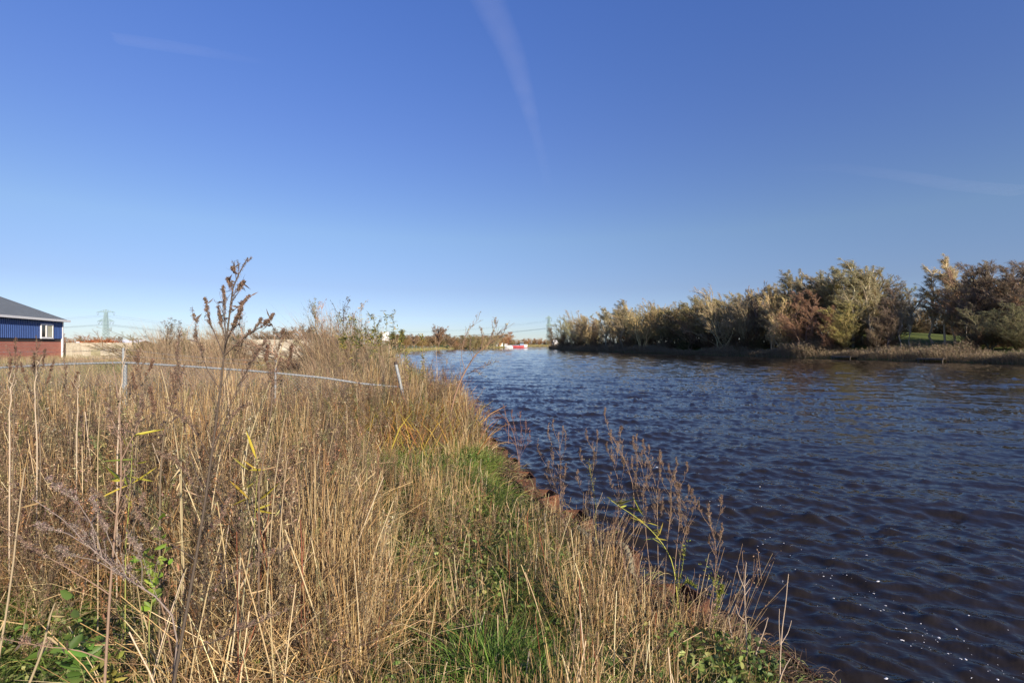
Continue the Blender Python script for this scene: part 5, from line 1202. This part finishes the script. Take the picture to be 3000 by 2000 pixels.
# twisted pale stems on the left
for k,(pts,lab) in enumerate([([(30,1300,3.),(28,1200,3.),(36,1150,3.),(30,1120,3.),(33,1098,3.)],'crooked pale stem nearest the left edge, below the rail'),
      ([(110,1300,3.4),(102,1170,3.4),(104,1110,3.4),(108,1080,3.4),(114,1056,3.4)],'crooked pale stem crossing the rail in front of the brick base'),
      ([(226,1260,3.6),(230,1180,3.6),(228,1130,3.6),(237,1097,3.6)],'short crooked pale stem below the concrete wall'),
      ([(345,1330,3.),(352,1180,3.),(355,1110,3.),(362,1060,3.),(374,1020,3.)],'crooked pale stem climbing beside the fence post')]):
    pp=poly(pts,14,.006); b=pp[0].copy(); b[2]=.75; root=thing('crooked_cane',lab,'stem',b,0,'crooked pale bare stems'); L=np.array(root.location)
    q=np.concatenate([b[None],pp]); g=Geo(); tubes(g,q[None],np.linspace(.0042,.0022,15)[None],6,(.42,.34,.25)); T,_=sprout(q[None],4,.5,.95,.08,.6,.4,(0,0,0),4); tubes(g,T,.0014,4,(.40,.32,.24)); g.build('stalk',MAT['stem'],root,L)
# red stems
for pts,lab in [([(905,2080,2.3),(897,1850,2.3),(885,1640,2.3),(882,1520,2.3)],'taller bright red bare stem at the bottom centre left'),([(888,2080,2.35),(886,1900,2.35),(884,1700,2.35),(893,1560,2.35)],'darker red stem twinned with the bright red one'),
      ([(1395,2010,2.3),(1388,1950,2.3),(1375,1880,2.3)],'short bright red stem left of the bright green tuft')]:
    pp=poly(pts,14,.001); g=Geo(); pp=np.concatenate([[pp[0]*[1,1,0]+[0,0,.75]],pp]); tubes(g,pp[None],np.linspace(.0036,.002,15)[None],6,(.20,.07,.04)); tag(g.build('red_cane',MAT['stem']),lab,'stem','red stems in the straw')
# forked bare twigs at the lower right
TW=[([(2190,2010,2.6),(2185,1892,2.6),(2183,1819,2.6),(2178,1717,2.6),(2185,1645,2.6)],[[(2179,1720,2.6),(2166,1690,2.6),(2156,1655,2.6)],[(2180,1715,2.6),(2188,1705,2.6),(2195,1694,2.6)],[(2181,1740,2.6),(2188,1730,2.6),(2196,1719,2.6)],[(2184,1820,2.6),(2162,1800,2.6),(2153,1767,2.6)]],'pale forked bare twig standing against the dark water'),
 ([(2284,2060,2.45),(2282,1991,2.45),(2284,1876,2.45),(2297,1787,2.45),(2308,1679,2.45)],[[(2283,1885,2.45),(2280,1830,2.45),(2281,1780,2.45)],[(2286,1882,2.45),(2306,1851,2.45),(2317,1814,2.45)]],'rightmost tall bare twig beside the dark water'),
 ([(2150,2000,2.7),(2145,1880,2.7),(2136,1830,2.7),(2131,1797,2.7)],[[(2146,1890,2.7),(2130,1860,2.7),(2114,1842,2.7)]],'short bare twig left of the pale forked twig'),
 ([(2190,2000,2.6),(2215,1900,2.6),(2235,1850,2.6),(2249,1807,2.6)],[[(2215,1905,2.6),(2222,1880,2.6),(2220,1855,2.6)]],'thick pale twig leaning right between the two tall bare twigs'),
 ([(2270,2040,2.4),(2285,1975,2.4),(2300,1945,2.4),(2313,1924,2.4)],[],'stubby broken twig low at the right end of the bank'),
 ([(2110,1990,2.75),(2112,1900,2.75),(2117,1853,2.75)],[],'straight stubby twig at the left of the bare twigs')]
for m_,bs,lab in TW:
    pp=poly(m_,14,.001); b=pp[0].copy(); root=thing('bare_twig',lab,'twig',b,0,'bare twigs at the lower right edge'); L=np.array(root.location)
    g=Geo(); tubes(g,pp[None],np.linspace(.0042,.0018,14)[None],6,(.42,.33,.25)); g.build('stem',MAT['stem'],root,L)
    for bb in bs:
        q=poly(bb,14,.0005); g=Geo(); tubes(g,q[None],np.linspace(.0022,.0012,14)[None],5,(.45,.36,.28)); g.build('side_twig',MAT['stem'],root,L)
def leafy(label,stemp,ln,nl,col,spread,group=None,name='leafy_weed',scol=(.22,.22,.07),t0=.3,r=.003,lw=.35,stems=None):
    ps=[poly(q,14,.001) for q in ([stemp]+(stems or []))]; b=ps[0][0].copy(); b[2]=min(b[2],.8)
    root=thing(name,label,'plant' if name!='willow_sapling' else 'sapling',b,0,group); L=np.array(root.location)
    g=Geo(); 
    for i,pp in enumerate(ps): 
        q=np.concatenate([b[None],pp]) if i==0 else pp
        tubes(g,q[None],np.linspace(r,r*.4,len(q))[None],5,vary(scol,1,.08))
    g.build('stem',MAT['stem'],root,L)
    g=Geo(); A=np.array(ps); T,_=sprout(A,8,t0,.98,spread,.7,.5,(0,0,0),4,.3); 
    n=nl; i=rng.integers(0,len(T),n); k=rng.integers(0,4,n); c=T[i,k]; j=rng.integers(0,len(A),n//2); kk=rng.integers(int(14*t0),14,n//2); c=np.concatenate([c,A[j,kk]])
    leaves2(g,c,rng.uniform(.4,1.15,len(c))*ln,rng.uniform(.6,1.1,len(c))*ln*lw,vary(pick(col,len(c)),len(c),.28,.06)*.85,nrm(rng.normal(size=(len(c),3))*[1,1,.6]+[0,0,.35]))
    g.build('leaves',MAT['green'],root,L)
    return root
YG=[(.34,.36,.06),(.26,.31,.05),(.40,.38,.09),(.20,.26,.05)]
leafy('yellow green leafy sprig nearer the bank, above the straw at the water edge',[(1990,1830,3.),(1985,1740,3.),(1990,1690,3.),(2003,1640,3.),(2000,1600,3.)],.018,200,YG,.25,'yellow green sprigs at the water edge',stems=[[(1990,1720,3.),(2012,1700,3.),(2035,1715,3.)]])
leafy('bright yellow green leafy sprig hanging further out over the dark water',[(2070,1890,2.8),(2090,1830,2.8),(2100,1770,2.8),(2098,1720,2.8),(2085,1690,2.8)],.018,260,YG,.3,'yellow green sprigs at the water edge',stems=[[(2098,1760,2.8),(2108,1740,2.8),(2116,1715,2.8)]])
leafy('small cream and yellow sprig among the dark weeds above the piling corner',[(1745,1480,4.),(1738,1430,4.),(1730,1390,4.),(1725,1355,4.)],.016,150,[(.42,.38,.18),(.36,.34,.12),(.25,.27,.08)],.3)
leafy('yellow green grass-like shoot arching among the weeds over the canal',[(1985,1780,3.1),(1975,1650,3.1),(1935,1580,3.1),(1880,1525,3.1),(1790,1465,3.1)],.13,16,[(.40,.38,.06),(.48,.40,.07),(.32,.34,.06)],.1,lw=.09,scol=(.38,.36,.08),r=.0035)
leafy('green bramble sprig with broad leaves at the bottom right end of the bank',[(2180,2050,2.5),(2190,1980,2.5),(2200,1930,2.5),(2190,1890,2.5)],.035,120,[(.13,.20,.06),(.19,.25,.09),(.10,.15,.05)],.6,stems=[[(2200,2000,2.5),(2240,1960,2.5),(2280,1940,2.5)],[(2200,2010,2.5),(2150,1975,2.55),(2110,1960,2.6)]],t0=.1,lw=.75)
leafy('green bramble sprig left of the bottom right one, in front of the stubble',[(2020,2050,2.5),(2030,1980,2.55),(2040,1930,2.6)],.035,90,[(.15,.22,.07),(.22,.27,.11)],.6,t0=.1,lw=.75,stems=[[(2030,2000,2.5),(2060,1960,2.5),(2090,1945,2.5)]])
leafy('large green dock plant low in the left corner',[(250,2060,2.1),(255,1990,2.1),(235,1940,2.1),(250,1900,2.1)],.10,26,[(.10,.20,.04),(.14,.24,.05)],1.2,t0=.05,lw=.4)
leafy('bright lime leafed plant below the tallest mugwort',[(440,1820,2.),(450,1740,2.),(465,1680,2.),(490,1590,2.)],.045,44,[(.28,.36,.06),(.22,.32,.05)],.5,t0=.2,lw=.55)
leafy('yellow leafed seedling at the very bottom left of centre',[(330,2080,1.9),(335,2010,1.9),(330,1970,1.9)],.05,22,[(.42,.40,.10),(.30,.34,.07)],.8,t0=.2,lw=.5)
leafy('yellow leaf blades standing in the brown weeds right of the tallest mugwort',[(745,1560,2.6),(750,1480,2.6),(755,1400,2.6),(752,1330,2.6)],.15,9,[(.50,.38,.05),(.42,.34,.05)],.2,t0=.2,lw=.10)
leafy('yellow and green leaf blades left of the tallest mugwort',[(370,1600,2.4),(380,1480,2.4),(385,1380,2.4),(390,1290,2.4)],.14,11,[(.44,.36,.05),(.22,.28,.05)],.2,t0=.2,lw=.11)
# bright green grass tuft at the bottom
g=Geo(); N=1100; a=rng.uniform(0,6.28,N); r=np.abs(rng.normal(size=N))*.075; x=-.10+np.cos(a)*r*1.6; y=2.36+np.sin(a)*r*1.2; h=rng.uniform(.2,.46,N)
tubes(g,curve(x,y,h,rng.uniform(.05,.6,N),rng.uniform(.1,.8,N),6),np.array([.9,1,1,.8,.5,.1])[None,:]*rng.uniform(.0016,.0034,N)[:,None],2,vary(pick([(.12,.25,.03),(.17,.31,.05),(.24,.35,.08)],N),N,.15,.04))
tag(g.build('grass_tuft',MAT['green']),'bright green grass tuft at the bottom centre of the photo','grass tuft')
# ---- leafy willow saplings behind the fence
WL=[(.10,.13,.05),(.16,.18,.06),(.30,.27,.07),(.22,.22,.08),(.36,.30,.08)]
for px,top,d,lean,lab in [(1024,928,13,12,'leafy sapling furthest left of the group behind the fence end'),(1040,938,13.3,6,'thin leafy sapling second from the left, nearly touching the first'),(1072,962,12.5,10,'short leafy sapling with yellow leaves below the faded pylon'),
     (1096,930,13.2,8,'slim sapling with tiny dark leaves, midway in the group'),(1132,928,13,8,'sapling with dark curled leaves directly left of the sign board'),(1151,924,13,14,'tallest feathery leafed sapling, just right of the sign board'),(1004,985,12,-4,'low yellow leafed sapling left of the tall sapling group'),(1180,975,12.5,-12,'short sapling between sign board and open water')]:
    leafy(lab,[(px+lean*1.3,1140,d),(px+lean,1060,d),(px+lean*.4,1000,d),(px,top+20,d),(px-2,top,d)],.13,90,WL,.12,'leafy saplings behind the fence end','willow_sapling',(.17,.14,.08),.28,.008,.20,
          stems=[[(px+lean*.9,1050,d),(px+lean+9,1000,d),(px+lean+12,970,d)]])
for px,y0,y1,d,lab in [(1240,1130,1040,11,'slim sapling with yellowish leaves over the water, left one'),(1195,1140,1035,11,'pale leafed sapling at the very edge of the open water'),(1185,1130,1020,12,'crooked pale sapling stub beside the water'),(1237,1110,985,12,'pale leafed sapling whose top stands against the far bank hedge')]:
    leafy(lab,[(px+4,y0+60,d),(px+3,y0,d),(px+1,(y0+y1)/2,d),(px,y1,d)],.09,60,WL[2:],.15,'slim saplings against the open water','willow_sapling',(.22,.14,.09),.2,.006,.25)
# leaning bare sapling over the water
def sapling():
    d=8.6; st=poly([(1318,1230,8.3),(1325,1175,8.4),(1345,1120,8.5),(1365,1085,d),(1380,1055,d),(1400,1030,d),(1430,1010,d),(1455,990,d),(1468,965,d)],14,.004)
    root=thing('bare_sapling','bare brown sapling leaning right over the canal with fine twigs','sapling',st[0]); L=np.array(root.location)
    S2=[poly(q,14,.004) for q in ([(1365,1085,d),(1350,1050,8.7),(1355,1010,8.8),(1365,975,8.8),(1402,935,8.9)],[(1430,1010,d),(1440,980,d),(1452,955,8.5),(1453,928,8.5)],[(1372,1095,d),(1395,1080,8.5),(1425,1070,8.4),(1450,1060,8.3)],
        [(1365,1098,d),(1385,1088,8.5),(1405,1092,8.4),(1415,1103,8.3)],[(1385,1050,d),(1375,1020,8.7),(1378,990,8.7)],[(1410,1025,d),(1415,990,8.6),(1410,960,8.6)],[(1440,1005,d),(1470,985,8.5),(1485,955,8.4)])]
    A=np.array([st]+S2); g=Geo(); tubes(g,A[:1],np.linspace(.016,.004,14)[None],7,(.23,.14,.09)); g.build('stem',MAT['stem'],root,L)
    g=Geo(); tubes(g,A[1:],np.linspace(.006,.002,14)[None],5,(.22,.15,.11)); B,_=sprout(A,12,.25,1,.25,.6,.4,(0,0,0),5,.4,0,.03); Cc,_=sprout(B,5,.2,1,.45,.6,.3,(0,0,0),4); tubes(g,B,.0026,3,(.22,.15,.115)); tubes(g,Cc,.0016,2,(.24,.17,.13)); g.build('twigs',MAT['stem'],root,L)
    g=Geo(); i=rng.integers(0,len(Cc),220); leaves(g,Cc[i,rng.integers(1,4,220)],rng.uniform(.02,.05,220),rng.uniform(.008,.016,220),vary(pick([(.36,.28,.08),(.28,.18,.09),(.30,.28,.10)],220),220,.2)); g.build('leaves',MAT['green'],root,L)
sapling()
# ---- bushes beyond the fence
BU='brush clumps beyond the fence'
for px,top,d,kind,t,wd,lab in [(478,974,25,'shrub',(1.1,1.15,.75),2.4,'olive topped bush right of the cream block wall'),(560,985,27,'shrub',(1.3,1.15,.9),2.4,'pale brown bush behind the left arms of the tallest mugwort'),
    (680,990,27,'shrub',(1.3,1.1,.85),2.2,'tan windblown bush right of the tallest mugwort'),(935,975,25,'shrub',(1.1,1.,.9),2.,'dark brown bush at the right end of the grey block wall'),
    (975,958,24,'shrub',(1.8,1.65,1.5),2.0,'pale feathery dome of fine twigs at the centre of the skyline brush'),(1030,968,21,'shrub',(1.6,1.4,1.2),1.7,'tan feathery bush beside the pale dome'),(1075,985,19,'shrub',(1.3,1.2,.9),1.6,'brown bush under the tall leafy saplings')]:
    x,y,_=P(px,1010,d); tree(kind,x,y,CAMZ+(1008-top)/F*d,lab,BU,t,wd,cat='bush',name='bush')
